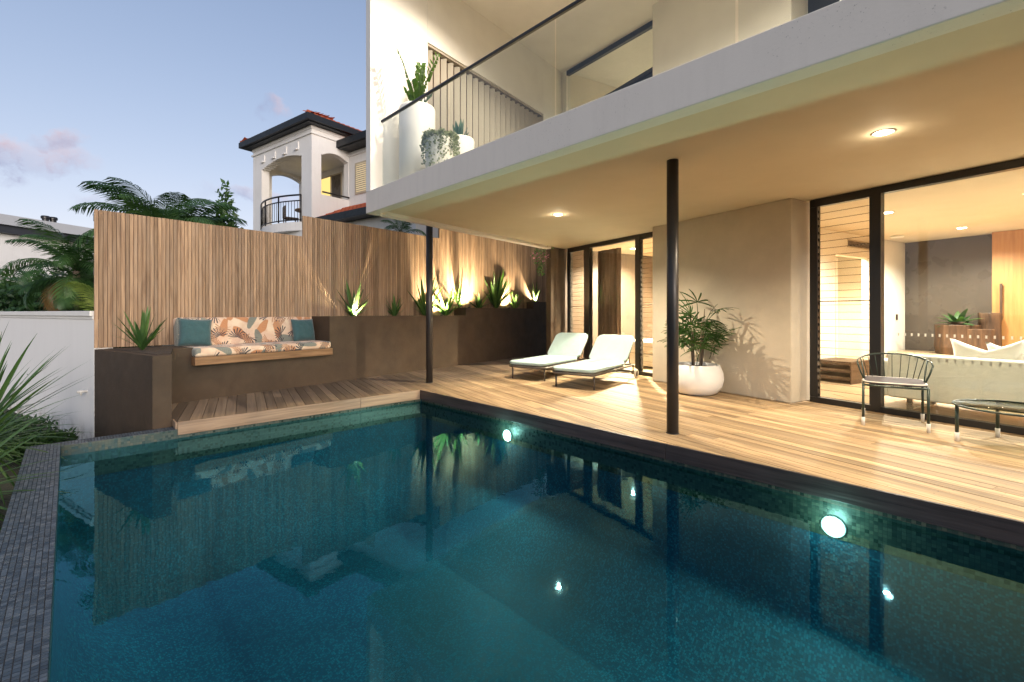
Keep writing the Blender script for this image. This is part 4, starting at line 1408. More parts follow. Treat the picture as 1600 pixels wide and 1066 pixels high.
# ------------------------------------------------------------------ sun loungers
gl = 'mint sun loungers on the timber terrace'
def lounger(loc, label):
    t = thing('sun_lounger', label, 'sun lounger', (loc[0], loc[1], 0), R(-34.06), gl)
    b = MB()
    rp = rrect(-.375, .375, -.11, 1.72, .12, 6)
    b.tube([(x, y, .235) for x, y in rp], .019, 8, closed=True)
    for y in (.45, .95, 1.28): b.tube([(-.37, y, .235), (.37, y, .235)], .012, 6)
    b.tube([(-.37, 1.66, .235), (-.37, 1.66, .085)], .014, 8); b.tube([(.37, 1.66, .235), (.37, 1.66, .085)], .014, 8)
    b.tube([(-.41, 1.66, .085), (.41, 1.66, .085)], .010, 8)
    b.prism(rrect(-.36, .36, -.09, 1.3, .11), .252, .262)
    put('frame', b.mesh('frame', M['grey_metal']), t)
    for x in (-.335, .335):
        b = MB(); b.tube([(x, .0, .225), (x, 0, .0)], [.016, .013], 10)
        put('leg', b.mesh('leg', M['grey_metal']), t)
    wl = MB(); wl.lathe([(.0005, -.018), (.05, -.018), (.052, -.012), (.052, .012), (.05, .018), (.0005, .018)], 24)
    wr = MB(); wr.lathe([(.0525, -.016), (.078, -.018), (.085, -.008), (.085, .008), (.078, .018), (.0525, .016)], 28)
    for sx in (-1, 1):
        o = put('wheel', wl.mesh('wheel', M['grey_metal']), t, (sx * .43, 1.66, .085), (0, R(90), 0))
        put('tyre', wr.mesh('tyre', M['white_plastic']), o)
    b = MB(); b.prism(rrect(-.372, .372, -.12, 1.315, .12, 8), .268, .333)
    o = put('mattress', b.mesh('mattress', M['mint']), t); soft(o, .03)
    pp_ = MB(); pp_.tube([(x, y, .309) for x, y in rrect(-.374, .374, -.122, 1.30, .12, 8)], .0045, 6, closed=True)
    put('piping', pp_.mesh('piping', M['mint_pipe']), o)
    an = R(43)
    b = MB(); b.prism(rrect(-.372, .372, -.02, .66, .12, 8), -.028, .034)
    o = put('back_cushion', b.mesh('back_cushion', M['mint']), t, (0, 1.31, .315), (an, 0, 0)); soft(o, .03)
    pp_ = MB(); pp_.tube([(x, y, .012) for x, y in rrect(-.374, .374, -.015, .662, .12, 8)], .0045, 6, closed=True)
    put('piping', pp_.mesh('piping', M['mint_pipe']), o)
    b = MB(); rp = rrect(-.345, .345, 0, .60, .10, 6)
    b.tube([(x, y, -.05) for x, y in rp], .013, 8, closed=True)
    put('back_frame', b.mesh('back_frame', M['grey_metal']), t, (0, 1.31, .315), (an, 0, 0))
    b = MB(); b.tube([(-.30, 1.58, .50), (-.30, 1.70, .235)], .009, 6); b.tube([(.30, 1.58, .50), (.30, 1.70, .235)], .009, 6)
    put('prop', b.mesh('prop', M['grey_metal']), t)
lounger((.289, 8.336), 'mint green cushioned sun lounger nearer the dark planter wall')
lounger((1.0, 7.415), 'mint green cushioned sun lounger nearer the pool post, with its wheel in view')

# ------------------------------------------------------------------ white bowl planter and lady palm
bp = MB(); bp.lathe([(.0005, 0), (.22, 0), (.29, .03), (.355, .12), (.378, .22), (.368, .32), (.335, .405), (.318, .435), (.305, .44), (.296, .43), (.30, .395), (.0005, .39)], 48, (2.75, 6.93, 0))
tag(build(bp, 'bowl_planter', M['pot_white']), 'round white bowl planter standing against the rendered wall', 'planter')
b = MB(); b.lathe([(.0005, .02), (.15, .012), (.294, .0)], 24)
rh = thing('lady_palm', 'lady palm with fan leaves growing in the round white bowl planter', 'plant', (2.75, 6.93, .395))
put('soil', b.mesh('soil', M['soil']), rh)
def fan_mesh(seed, n=8, L=.34, ww=.027):
    rg = random.Random(seed); b = MB()
    for i in range(n):
        a = R(-105 + 210 * i / (n - 1)) + rg.uniform(-.08, .08)
        d = Vector((math.sin(a), -math.cos(a) * .9, .12)); d.normalize()
        l = L * rg.uniform(.8, 1.1) * (1 - .2 * abs(a) / 2)
        s_ = d.cross(Vector((0, 0, 1))).normalized()
        pts = [(0, .35), (.3, .9), (.65, 1), (.9, .7), (1.0, .3)]
        vs = []; fs = []
        for t_, w_ in pts:
            c = d * l * t_ + Vector((0, 0, -.35 * l * t_ ** 2.2 + .05 * l))
            vs += [c - s_ * ww * w_ / 2, c + Vector((0, 0, -.006)), c + s_ * ww * w_ / 2]
        for j in range(len(pts) - 1):
            for k_ in (0, 1): fs.append([j * 3 + k_, j * 3 + k_ + 1, j * 3 + k_ + 4, j * 3 + k_ + 3])
        b.add(vs, fs, 0, True)
    b.tube([(0, .20, -.12), (0, .09, -.035), (0, 0, 0)], .0045, 5)
    return b.mesh('fan_leaf', M['rhapis'])
fans = [fan_mesh(i, 7 + i % 3) for i in range(4)]
rg = random.Random(9)
for c in range(8):
    a = c * .785 + rg.uniform(-.3, .3); r_ = rg.uniform(.03, .15); h = rg.uniform(.34, .78)
    if c == 0: h = .86
    bx_, by_ = r_ * math.cos(a), r_ * math.sin(a)
    tx, ty = bx_ * 1.6, by_ * 1.6
    b = MB(); b.tube([(bx_, by_, 0), ((bx_ + tx) / 2, (by_ + ty) / 2, h * .5), (tx, ty, h)], [.011, .010, .007], 7)
    put('cane', b.mesh('cane', M['bark']), rh)
    for k_ in range(5):
        z = h * (.45 + .55 * k_ / 4)
        f = z / h
        az = k_ * 2.4 + c * 1.3
        put('fan_leaf', fans[(c + k_) % 4], rh, (bx_ + (tx - bx_) * f + math.sin(az) * .20, by_ + (ty - by_) * f - math.cos(az) * .20, z + .10), (R(rg.uniform(-48, 8) - 30 * (k_ == 4)), 0, az), None, rg.uniform(.8, 1.1))

# ------------------------------------------------------------------ wire chair and side table
ch = thing('wire_chair', 'dark green metal wire chair with thin cushion and white capped legs', 'chair', (4.136, 5.039, 0), R(142.8))
b = MB()
b.tube([(x, y, .432) for x, y in rrect(-.265, .265, -.29, .30, .10, 6)], .011, 8, closed=True)
for x in (-.15, 0, .15): b.tube([(x, -.28, .430), (x, .0, .405), (x, .29, .430)], .004, 5)
b.tube([(-.26, .0, .430), (0, 0, .395), (.26, .0, .430)], .005, 5)
put('seat_frame', b.mesh('seat_frame', M['green_metal']), ch)
for (x, y) in ((-.26, .297), (.26, .297), (-.26, -.285), (.26, -.285)):
    b = MB(); b.tube([(x, y, .44), (x, y, .08)], .0125, 10)
    o = put('leg', b.mesh('leg', M['green_metal']), ch)
    b = MB(); b.lathe([(.0005, 0), (.0155, 0), (.0165, .09), (.0005, .092)], 14, (x, y, 0))
    put('foot_cap', b.mesh('foot_cap', M['white_plastic']), o)
hoop = []
for i in range(25):
    a = R(-180 + 180 * i / 24)
    hoop.append((.31 * math.cos(a), .03 + .36 * math.sin(a), .735 - .055 * abs(math.cos(a)) ** 3))
lo_ = [(-.245, .06, .44), (-.285, .10, .56), (-.312, .09, .65)]
lo2 = [(-.245, -.02, .44)]
b = MB()
b.tube(lo_ + hoop[0:] + [(.312, .09, .65), (.285, .10, .56), (.245, .06, .44)], .009, 8)
put('back_hoop', b.mesh('back_hoop', M['green_metal']), ch)
for sx in (-1, 1):
    b = MB(); b.tube([(sx * .245, .03, .44), (sx * .262, -.02, .58), (sx * .285, -.09, .69)], .0075, 7)
    put('arm_brace', b.mesh('arm_brace', M['green_metal']), ch)
for i in range(4, 21, 2):
    h_ = Vector(hoop[i])
    f = (i - 12) / 12
    base = (h_.x * .78, -.285 + .04 * abs(f) ** 2 * 2, .436)
    b = MB(); b.tube([base, (h_.x * .9, (base[1] + h_.y) / 2 - .01, .58), tuple(h_)], .0042, 6)
    put('spindle', b.mesh('spindle', M['green_metal']), ch)
b = MB(); b.prism(rrect(-.255, .255, -.275, .29, .10, 6), .447, .472)
o = put('seat_pad', b.mesh('seat_pad', M['plum']), ch); soft(o, .010)
b = MB(); b.tube([(x, y, .468) for x, y in rrect(-.258, .258, -.278, .293, .10, 6)], .007, 6, closed=True)
put('piping', b.mesh('piping', M['white_fabric']), o)

tb = thing('side_table', 'low round glass topped side table with dark green frame and white capped legs', 'table', (4.50, 4.15, 0), R(15.4))
b = MB(); b.lathe([(.0005, .345), (.405, .345), (.405, .352), (.0005, .352)], 64)
put('glass_top', b.mesh('glass_top', M['table_glass']), tb)
b = MB()
b.tube([(.41 * math.cos(R(a)), .41 * math.sin(R(a)), .346) for a in range(0, 360, 8)], .0095, 8, closed=True)
b.tube([(.12 * math.cos(R(a)), .12 * math.sin(R(a)), .335) for a in range(0, 360, 15)], .006, 6, closed=True)
for a in (45, 135, 225, 315):
    c_, s_ = math.cos(R(a)), math.sin(R(a))
    b.tube([(c_ * .12, s_ * .12, .335), (c_ * .405, s_ * .405, .337)], .006, 6)
put('rim', b.mesh('rim', M['green_metal']), tb)
for a in (45, 135, 225, 315):
    x, y = .392 * math.cos(R(a)), .392 * math.sin(R(a))
    b = MB(); b.tube([(x, y, .34), (x, y, .08)], .014, 10)
    o = put('leg', b.mesh('leg', M['green_metal']), tb)
    b = MB(); b.lathe([(.0005, 0), (.0175, 0), (.0185, .085), (.0005, .087)], 14, (x, y, 0))
    put('foot_cap', b.mesh('foot_cap', M['white_plastic']), o)

# ------------------------------------------------------------------ balcony pots
def pot(x, y, z, r, h, label, taper=.0, rim=.03):
    b = MB()
    b.lathe([(.0005, 0), (r * (1 - taper), 0), (r * (1 - taper * .5), h * .5), (r, h - .04), (r - .012, h - .008), (r - .035, h), (r - .06, h - .02), (r - .06, h - .08), (.0005, h - .08)], 48, (x, y, z))
    return tag(build(b, 'plant_pot', M['pot_white']), label, 'pot', 'white pots on the balcony')
BZ = 2.972
pot(-1.408, 6.90, BZ, .265, 1.27, 'tall white cylindrical pot on the balcony behind the glass')
pot(-.96, 6.22, BZ, .20, .56, 'low white pot with trailing silvery plant on the balcony')
pot(-.75, 6.62, BZ, .215, .70, 'rounded white pot holding a blue agave on the balcony', .12)
zz = thing('fleshy_stem_plant', 'upright glossy leaved plant in the tall white balcony pot', 'plant', (-1.408, 6.90, 4.16))
rg = random.Random(3)
for i, (ax, hh, lean) in enumerate(((200, .92, .24), (330, .74, .34), (90, .86, .22), (260, .34, .18), (20, .30, .16), (150, .36, .14), (300, .62, .12))):
    a = R(ax)
    pts = [Vector((math.cos(a) * (.06 + lean * t_ * t_), math.sin(a) * (.06 + lean * t_ * t_), hh * t_)) for t_ in (0, .25, .5, .75, 1)]
    b = MB(); b.tube(pts, [.014, .013, .011, .009, .005], 6)
    for k_ in range(26):
        t_ = .25 + .75 * k_ / 25
        j = min(3, int(t_ * 4)); fr_ = t_ * 4 - j
        c = pts[j].lerp(pts[j + 1], fr_)
        sa = a + (1.57 if k_ % 2 else -1.57) + rg.uniform(-.4, .4)
        d = Vector((math.cos(sa), math.sin(sa), .9)).normalized(); s_ = d.cross(Vector((math.cos(a), math.sin(a), .2))).normalized()
        l = .105
        b.add([c, c + d * l * .5 + s_ * l * .28, c + d * l, c + d * l * .5 - s_ * l * .28], [[0, 1, 2, 3]])
    put('stem', b.mesh('stem', M['zz']), zz)
rosette('blue_agave', 'blue grey agave in the rounded white balcony pot', 'plant', (-.75, 6.62, 3.58), 18, .36, .085, M['agave_blue'], 3, 46, None, 8, .2)
tr = thing('trailing_plant', 'silvery plant trailing over the rim of the low white balcony pot', 'plant', (-.96, 6.22, 3.45))
rg = random.Random(6)
b = MB()
for i in range(60):
    a = rg.uniform(0, 6.28)
    if rg.random() < .5: a = rg.choice([R(205), R(330), R(260)]) + rg.gauss(0, .28)
    ln = rg.uniform(.12, .42)
    pts = [Vector((math.cos(a) * .10, math.sin(a) * .10, .05)), Vector((math.cos(a) * .19, math.sin(a) * .19, .115)), Vector((math.cos(a) * .225, math.sin(a) * .225, .08)), Vector((math.cos(a) * .232, math.sin(a) * .232, .08 - ln))]
    for k_ in range(26):
        t_ = k_ / 25 * 3; j = min(2, int(t_)); c = pts[j].lerp(pts[j + 1], t_ - j) + Vector((rg.gauss(0, .012), rg.gauss(0, .012), rg.gauss(0, .01)))
        d = Vector((rg.gauss(0, 1), rg.gauss(0, 1), rg.gauss(0, 1))).normalized(); s_ = d.cross(Vector((rg.gauss(0, 1), 1, rg.gauss(0, 1)))).normalized()
        l = .038
        b.add([c, c + d * l * .5 + s_ * l * .4, c + d * l, c + d * l * .5 - s_ * l * .4], [[0, 1, 2, 3]])
put('foliage', b.mesh('foliage', M['silver']), tr)
b = MB(); b.lathe([(.0005, .04), (.135, .03)], 20); put('soil', b.mesh('soil', M['soil']), tr)
# ------------------------------------------------------------------ living room
so = thing('sofa', 'long white sofa with its back to the sliding door', 'sofa', a3(FF(-2, 1.2), 0))
def spart(name, u0, u1, v0, v1, z0, z1, m, par, bev=.03, seg=3):
    b = MB(); b.prism(fbx(u0, u1, v0, v1), z0, z1)
    o = build(b, name, M[m], par)
    return soft(o, bev, seg) if bev else o
spart('backrest', -3.6, -.78, .72, .94, .15, .69, 'white_fabric', so)
spart('seat', -3.6, -.78, .945, 1.66, .15, .44, 'white_fabric', so)
spart('arm', -.777, -.60, .74, 1.66, .15, .60, 'white_fabric', so)
for u in (-.95, -2.3, -3.4):
    b = MB(); b.prism(fbx(u - .06, u, .80, .83), 0, .149); b.prism(fbx(u - .06, u, 1.5, 1.53), 0, .149); b.prism(fbx(u - .06, u, .831, 1.499), 0, .02)
    build(b, 'foot', M['chrome'], so, .002)
def icush(u, v, z, w, h, t, mt, label, tilt, roll=0, rz=0):
    x, y = FF(u, v)
    o = put('sofa_cushion', pillow_mesh('sofa_cushion', w, h, t, mt, pinch=.14, chop=.42), None, (x, y, z), (R(tilt), R(roll), RZE + R(rz)))
    return tag(o, label, 'cushion', 'cushions on the sofa')
icush(on_line(1543, FF, 1.06), 1.04, .66, .66, .50, .17, M['white_fabric'], 'white sofa cushion with pointed corners showing above the sofa back', 12, 2, 0)
icush(on_line(1598, FF, 1.10), 1.10, .655, .60, .44, .24, M['white_fabric'], 'plump white sofa cushion partly cut by the frame edge', 16, 0, 6)

cb = thing('low_console', 'long low timber console under the dark grey wall panel', 'console', a3(FF(.2, 5.8), 0))
spart('top', -.45, .96, 5.25, 6.15, .345, .40, 'floor_wood', cb, .004, 2)
spart('body', -.40, .92, 5.32, 6.15, 0, .344, 'dark_wood', cb, .004, 2)
def stump(u, v, z, r, h, label):
    x, y = FF(u, v)
    rg = random.Random(int(abs(u) * 100))
    b = MB(); pr = []
    seg = 28
    vs = []; fs = []
    rad = [r * (1 + .05 * math.sin(3 * i * .45 + u * 9) + rg.uniform(-.02, .02)) for i in range(seg)]
    for (k, zz_) in ((.94, 0), (1.02, h * .25), (.98, h * .7), (1.0, h - .01), (.97, h)):
        for i in range(seg):
            a = 6.2832 * i / seg
            vs.append((rad[i] * k * math.cos(a), rad[i] * k * math.sin(a), zz_))
    for j in range(4):
        for i in range(seg):
            i2 = (i + 1) % seg
            fs.append([j * seg + i, j * seg + i2, (j + 1) * seg + i2, (j + 1) * seg + i])
    fs.append([4 * seg + i for i in range(seg)])
    b.add(vs, fs)
    o = put('timber_stump', b.mesh('timber_stump', M['stump']), None, (x, y, z))
    return tag(o, label, 'stump', 'timber stumps on the console')
us = on_line(1497, FF, 5.65)
stump(us, 5.65, .40, .33, .57, 'wide round timber stump carrying the dark house plant')
stump(on_line(1531, FF, 5.55), 5.55, .40, .20, .50, 'shorter timber stump next to the one with the house plant')
stump(on_line(1546, FF, 5.8), 5.8, .40, .16, .80, 'tall narrow timber stump beside the oak cabinet')
x, y = FF(us, 5.65)
ip = thing('house_plant', 'dark broad leaved house plant on the wide timber stump', 'plant', (x, y, .97))
for (L, bnd, n, t0, t1, k) in ((.42, .9, 16, 8, 78, 0),):
    lm = blade_leaf(L, .13, bnd, seg=8, base=.25, mt=M['shrub'])
    for i in range(n):
        put('leaf', lm, ip, (0, 0, 0), (R(t0 + (t1 - t0) * (i / n) ** .8), 0, i * 2.4), None, random.uniform(.8, 1.05))
b = MB(); b.lathe([(.0005, 0), (.12, 0), (.15, .06), (.13, .06), (.0005, .05)], 20); put('saucer', b.mesh('saucer', M['dark_wood']), ip)
ok = thing('oak_cabinet', 'full height oak cabinet with a long dark handle at the back of the living room', 'cabinet', a3(FF(-1.6, 6.0), 0))
uk = on_line(1550, FF, 5.95)
w1 = .92
spart('door', uk - w1, uk, 5.95, 6.19, .002, CEIL - .004, 'oak', ok, 0)
spart('door', uk - 2 * w1 - .004, uk - w1 - .004, 5.95, 6.19, .002, CEIL - .004, 'oak', ok, 0)
spart('door', uk - 3 * w1 - .008, uk - 2 * w1 - .008, 5.95, 6.19, .002, CEIL - .004, 'oak', ok, 0)
b = MB(); uh = on_line(1564, FF, 5.90)
b.prism(fbx(uh - .016, uh + .016, 5.89, 5.915), 1.06, 1.74); b.prism(fbx(uh - .012, uh + .012, 5.916, 5.9495), 1.10, 1.13); b.prism(fbx(uh - .012, uh + .012, 5.916, 5.9495), 1.67, 1.70)
build(b, 'handle', M['dark_wood'], ok)
hb = thing('shoe_bench', 'low dark timber shelf bench seen through the louvre window', 'bench', a3(FF(.75, 2.9), 0))
for z in (.06, .19, .32):
    spart('shelf', .42, .985, 2.5, 3.24, z, z + .055, 'dark_wood', hb, 0)
spart('side', .40, .419, 2.5, 3.24, 0, .375, 'dark_wood', hb, 0); spart('side', .40, .985, 3.241, 3.26, 0, .375, 'dark_wood', hb, 0)
b = MB(); x, y = FF(on_line(1402, FF, 4.9), 4.9)
b.lathe([(.0005, 0), (.10, 0), (.11, .02), (.105, .035), (.0005, .035)], 24, (x, y, CEIL - .036))
tag(build(b, 'smoke_detector', M['white_plastic']), 'white round smoke detector on the living room ceiling', 'smoke detector')

# ------------------------------------------------------------------ bedroom
def curtain(name, u0, u1, v, z0, z1, amp, wl, label, m='curtain'):
    n = int(abs(u1 - u0) / wl * 10)
    b = MB(); vs = []; fs = []
    for i in range(n + 1):
        u = u0 + (u1 - u0) * i / n
        a = 6.2832 * (u - u0) / wl
        o_ = amp * math.sin(a) + amp * .4 * math.sin(a * .37 + 1)
        for z, k in ((z0, 1.1), ((z0 + z1) / 2, 1.0), (z1, .85)):
            x, y = FF(u + .01 * math.cos(a), v + o_ * k); vs.append((x, y, z))
    for i in range(n):
        for k in (0, 1): fs.append([i * 3 + k, i * 3 + 3 + k, i * 3 + 4 + k, i * 3 + 1 + k])
    b.add(vs, fs, 0, True)
    o = build(b, name, M[m])
    sdf = o.modifiers.new('solid', 'SOLIDIFY'); sdf.thickness = .004
    return tag(o, label, 'curtain')
Uv = lambda px, v: on_line(px, FF, v)
curtain('curtain', Uv(970, .62), Uv(935, .62), .62, .03, 2.58, .035, .12, 'dark brown floor length curtain gathered behind the bedroom door')
curtain('curtain', Uv(970, 1.0), Uv(951, 1.0), .78, .03, 2.6, .03, .10, 'lighter brown curtain edge just behind the dark curtain', 'bench_wood')
bd = thing('bed', 'white made bed seen through the bedroom door and louvres', 'bed', a3(FF(3.3, 2.4), 0))
spart('base', 2.56, 4.3, 1.25, 2.95, .05, .30, 'white_fabric', bd, .02)
spart('mattress', 2.58, 4.28, 1.26, 2.94, .305, .60, 'white_fabric', bd, .06)
spart('headboard', 2.535, 2.60, 1.2, 3.0, .3, 1.05, 'taupe', bd, .015) if False else None
for i, (px, v, z, w_, mm, lb) in enumerate(((983, 3.2, .88, .6, 'taupe', 'tan pillow leaning at the back of the bed'), (974, 3.1, .90, .62, 'white_fabric', 'white pillow at the back of the bed beside the tan one'))):
    x, y = FF(Uv(px, v), v)
    tag(put('pillow', pillow_mesh('pillow', w_, .46, .16, M[mm]), None, (x, y, z), (R(14), R(8), RZE + R(6))), lb, 'pillow', 'pillows on the bed')
up0, up1 = Uv(982.5, 3.58), Uv(970.5, 3.58)
pt = thing('wall_painting', 'framed green abstract painting on the bedroom wall', 'painting', a3(FF((up0 + up1) / 2, 3.58), 1.3))
b = MB(); b.prism(fbx(up0, up1, 3.575, 3.598), 1.36, 1.98); build(b, 'frame', M['white_plastic'], pt)
b = MB(); b.prism(fbx(up0 + .02, up1 - .02, 3.570, 3.5745), 1.385, 1.955); build(b, 'canvas', M['painting'], pt)
uo0, uo1 = Uv(929, 1.6), Uv(904, 1.6)
wd = thing('tall_bookcase', 'tall dark timber shelf unit behind the far louvre window', 'bookcase', a3(FF((uo0 + uo1) / 2, 1.8), 0))
spart('back_panel', uo0, uo1, 1.99, 2.01, 0.02, 2.10, 'stump', wd, 0)
for u in (uo0, uo1 - .04): spart('side', u, u + .04, 1.6, 1.989, 0, 2.14, 'dark_wood', wd, 0)
for z in (.02, .35, .68, 1.01, 1.34, 1.67, 2.10): spart('shelf', uo0 + .041, uo1 - .041, 1.62, 1.988, z, z + .03, 'bench_wood', wd, 0)

# ------------------------------------------------------------------ neighbouring house
KX, KY = -6.9, 16.0
RA = (.587, .8096); RB = (-.8096, .587)
def NB(p, q): return (KX + p * RA[0] + q * RB[0], KY + p * RA[1] + q * RB[1])
nb = thing('neighbour_house', 'white two storey neighbouring house with arched corner balcony and orange tiled roof', 'house', (KX, KY, GZ))
def nbx(name, p0, p1, q0, q1, z0, z1, m='nb_white', par=None, bev=0):
    b = MB(); b.prism([NB(p0, q0), NB(p1, q0), NB(p1, q1), NB(p0, q1)], z0, z1)
    return build(b, name, M[m], par or nb, bev)
ZE, BW, TW = 7.66, 4.17, .30
FL_ = 4.36
def arch_wall(name, along, fixed, a0, a1, o0, o1, zs, spring, rise, th):
    """wall along p or q with one arched opening"""
    b = MB()
    def pr(x0, x1, z0, z1):
        pts = [NB(x0, fixed), NB(x1, fixed), NB(x1, fixed + th), NB(x0, fixed + th)] if along == 'p' else [NB(fixed, x0), NB(fixed, x1), NB(fixed + th, x1), NB(fixed + th, x0)]
        b.prism(pts, z0, z1)
    pr(a0, o0, GZ, ZE); pr(o1, a1, GZ, ZE); pr(o0, o1, GZ, zs)
    n = 18
    for i in range(n):
        x0 = o0 + (o1 - o0) * i / n; x1 = o0 + (o1 - o0) * (i + 1) / n
        t = (2 * (i + .5) / n - 1)
        pr(x0, x1, spring + rise * (1 - t * t), ZE)
    return build(b, name, M['nb_white'], nb)
arch_wall('balcony_wall', 'q', 0, 0, BW, .64, 3.49, FL_ + .05, 6.74, .20, TW)
arch_wall('balcony_wall', 'p', 0, TW + .001, 2.6, .36, 1.45, 5.36, 6.74, .17, .28)
arch_wall('balcony_wall', 'p', BW - .28, TW + .001, 2.6, .6, 1.9, FL_ + .05, 6.74, .17, .28)
nbx('balcony_floor', TW, 2.6, .28, BW - .28, FL_ - .2, FL_ + .04, 'beige')
nbx('balcony_ceiling', TW, 2.6, .28, BW - .28, 6.98, 7.1, 'nb_white')
bwl = nbx('balcony_back_wall', 2.0, 2.2, .28, BW - .28, FL_, 6.98)
nbx('tower_wall', 2.6, 9, 0, BW, GZ, ZE)
for (q0, q1, z0, z1, mm) in ((1.95, 2.6, FL_ + .05, 6.68, 'win_yellow'), (1.25, 1.82, FL_ + .05, 6.68, 'grey_panel')):
    o = nbx('window', 1.965, 1.999, q0 - .05, q1 + .05, z0, z1 + .06, 'beige')
    nbx('pane', 1.955, 1.964, q0, q1, z0 + .05, z1, mm, o)
o = nbx('door', 1.965, 1.999, 3.3, 3.85, FL_ + .05, 6.3, 'beige'); nbx('pane', 1.955, 1.964, 3.36, 3.79, FL_ + .1, 6.2, 'dark_band', o)
nbx('string_course', -.05, -.001, -.05, BW + .05, 7.38, 7.44); nbx('string_course', -.001, 2.6, -.05, -.001, 7.38, 7.44)
nbx('string_course', -.03, -.001, -.03, BW + .03, 7.56, 7.66); nbx('string_course', -.001, 2.6, -.03, -.001, 7.56, 7.66)
for q in (.82, 1.62, 2.42, 3.22):
    b = MB()
    b.prism([NB(-.035, q), NB(-.001, q), NB(-.001, q + .05), NB(-.035, q + .05)], 7.0, 7.26)
    b.prism([NB(-.07, q + .051), NB(-.001, q + .051), NB(-.001, q + .25), NB(-.07, q + .25)], 7.0, 7.04)
    build(b, 'wall_niche', M['nb_white'], nb)
# eaves, gutter and hip roof
EO = .38
def ring(name, p0, p1, q0, q1, z0, z1, t, m):
    b = MB()
    for (a, c, e, f) in ((p0, p1, q0, q0 + t), (p0, p1, q1 - t, q1), (p0, p0 + t, q0 + t, q1 - t), (p1 - t, p1, q0 + t, q1 - t)):
        b.prism([NB(a, e), NB(c, e), NB(c, f), NB(a, f)], z0, z1)
    return build(b, name, M[m], nb)
ring('gutter', -EO, 9 + EO, -EO, BW + EO, 7.70, 7.91, .12, 'gutter')
nbx('eave_soffit', -EO + .12, 9 + EO - .12, -EO + .12, BW + EO - .12, 7.665, 7.72, 'gutter')
rb = MB()
def tiled(mb, c0, c1, up, zc0, slope, length, ridge_in0, ridge_in1, tw=.22, rw=.32):
    """courses of barrel tiles: eave from c0 to c1 in (p,q); `up` the (p,q) direction of the slope"""
    L = math.hypot(c1[0] - c0[0], c1[1] - c0[1]); ex = ((c1[0] - c0[0]) / L, (c1[1] - c0[1]) / L)
    nr = int(length / rw)
    for r in range(nr):
        y0, y1 = r * rw, (r + 1) * rw + .03
        x0 = ridge_in0 * y0; x1 = L - ridge_in1 * y0
        n = int((x1 - x0) / (tw / 4))
        if n < 1: continue
        b0 = len(mb.v)
        vs = []
        for i in range(n + 1):
            x = x0 + (x1 - x0) * i / n
            h = .035 * max(0, math.sin(6.2832 * x / tw)) ** .7
            for (yy, dz) in ((y0, .035), (y1, .0)):
                p_ = c0[0] + ex[0] * x + up[0] * yy; q_ = c0[1] + ex[1] * x + up[1] * yy
                X, Y = NB(p_, q_); vs.append((X, Y, zc0 + slope * yy + h + dz))
        fs = [[2 * i, 2 * i + 2, 2 * i + 3, 2 * i + 1] for i in range(n)]
        mb.add(vs, fs)
        vs2 = []
        for i in range(n + 1):
            v0 = vs[2 * i]; vs2 += [v0, (v0[0], v0[1], v0[2] - .05)]
        mb.add(vs2, [[2 * i, 2 * i + 1, 2 * i + 3, 2 * i + 2] for i in range(n)])
SL = .47
ln_ = (BW + 2 * EO) / 2
tiled(rb, (-EO + .05, -EO + .05), (9 + EO, -EO + .05), (0, 1), 7.89, SL, ln_, 1, 1)
tiled(rb, (-EO + .05, BW + EO - .05), (-EO + .05, -EO + .05), (1, 0), 7.89, SL, ln_, 1, 1)
tiled(rb, (9 + EO, BW + EO - .05), (-EO + .05, BW + EO - .05), (0, -1), 7.89, SL, ln_, 1, 1)
build(rb, 'roof_tiles', M['roof_tile'], nb, kind='stuff')
hipb = MB()
zz0 = 7.92
for (c, d) in (((-EO + .05, -EO + .05), (1, 1)), ((-EO + .05, BW + EO - .05), (1, -1))):
    pts = []
    for i in range(9):
        y = ln_ * i / 8; X, Y = NB(c[0] + d[0] * y, c[1] + d[1] * y); pts.append((X, Y, zz0 + SL * y + .02))
    hipb.tube(pts, .06, 8)
build(hipb, 'hip_ridge', M['roof_tile'], nb)
# wing to the right, with its own eave and window
nbx('wing_wall', 1.47, 9, -5, -.001, GZ, 7.12)
nbx('wing_soffit', 1.0, 9, -5, -.03, 7.125, 7.17, 'gutter')
nbx('wing_gutter', .93, 1.06, -5, -.03, 7.16, 7.40, 'gutter')
nbx('wing_course', 1.42, 1.469, -5, -.002, 6.95, 7.0)
rb2 = MB(); tiled(rb2, (1.0, -.05), (1.0, -5), (1, 0), 7.38, .5, 3.0, 0, 0)
build(rb2, 'wing_roof_tiles', M['roof_tile'], nb, kind='stuff')
o = nbx('window', 1.43, 1.469, -1.50, -.42, 5.50, 6.64, 'beige')
nbx('pane', 1.415, 1.429, -1.42, -.50, 5.58, 6.56, 'win_soft', o)
for i in range(13):
    nbx('blind_slat', 1.405, 1.414, -1.42, -.50, 5.60 + i * .075, 5.64 + i * .075, 'beige', o)
# low lean-to roof
rb3 = MB(); tiled(rb3, (.18, -.02), (.18, -4.6), (1, 0), 4.46, .50, 1.28, 0, 0)
build(rb3, 'lower_roof_tiles', M['roof_tile'], nb, kind='stuff')
nbx('lower_gutter', .06, .20, -4.6, -.02, 4.26, 4.48, 'gutter'); nbx('lower_soffit', .201, 1.46, -4.6, -.02, 4.27, 4.32, 'gutter')
nbx('lower_wall', .55, 1.46, -4.6, -.02, GZ, 4.265)
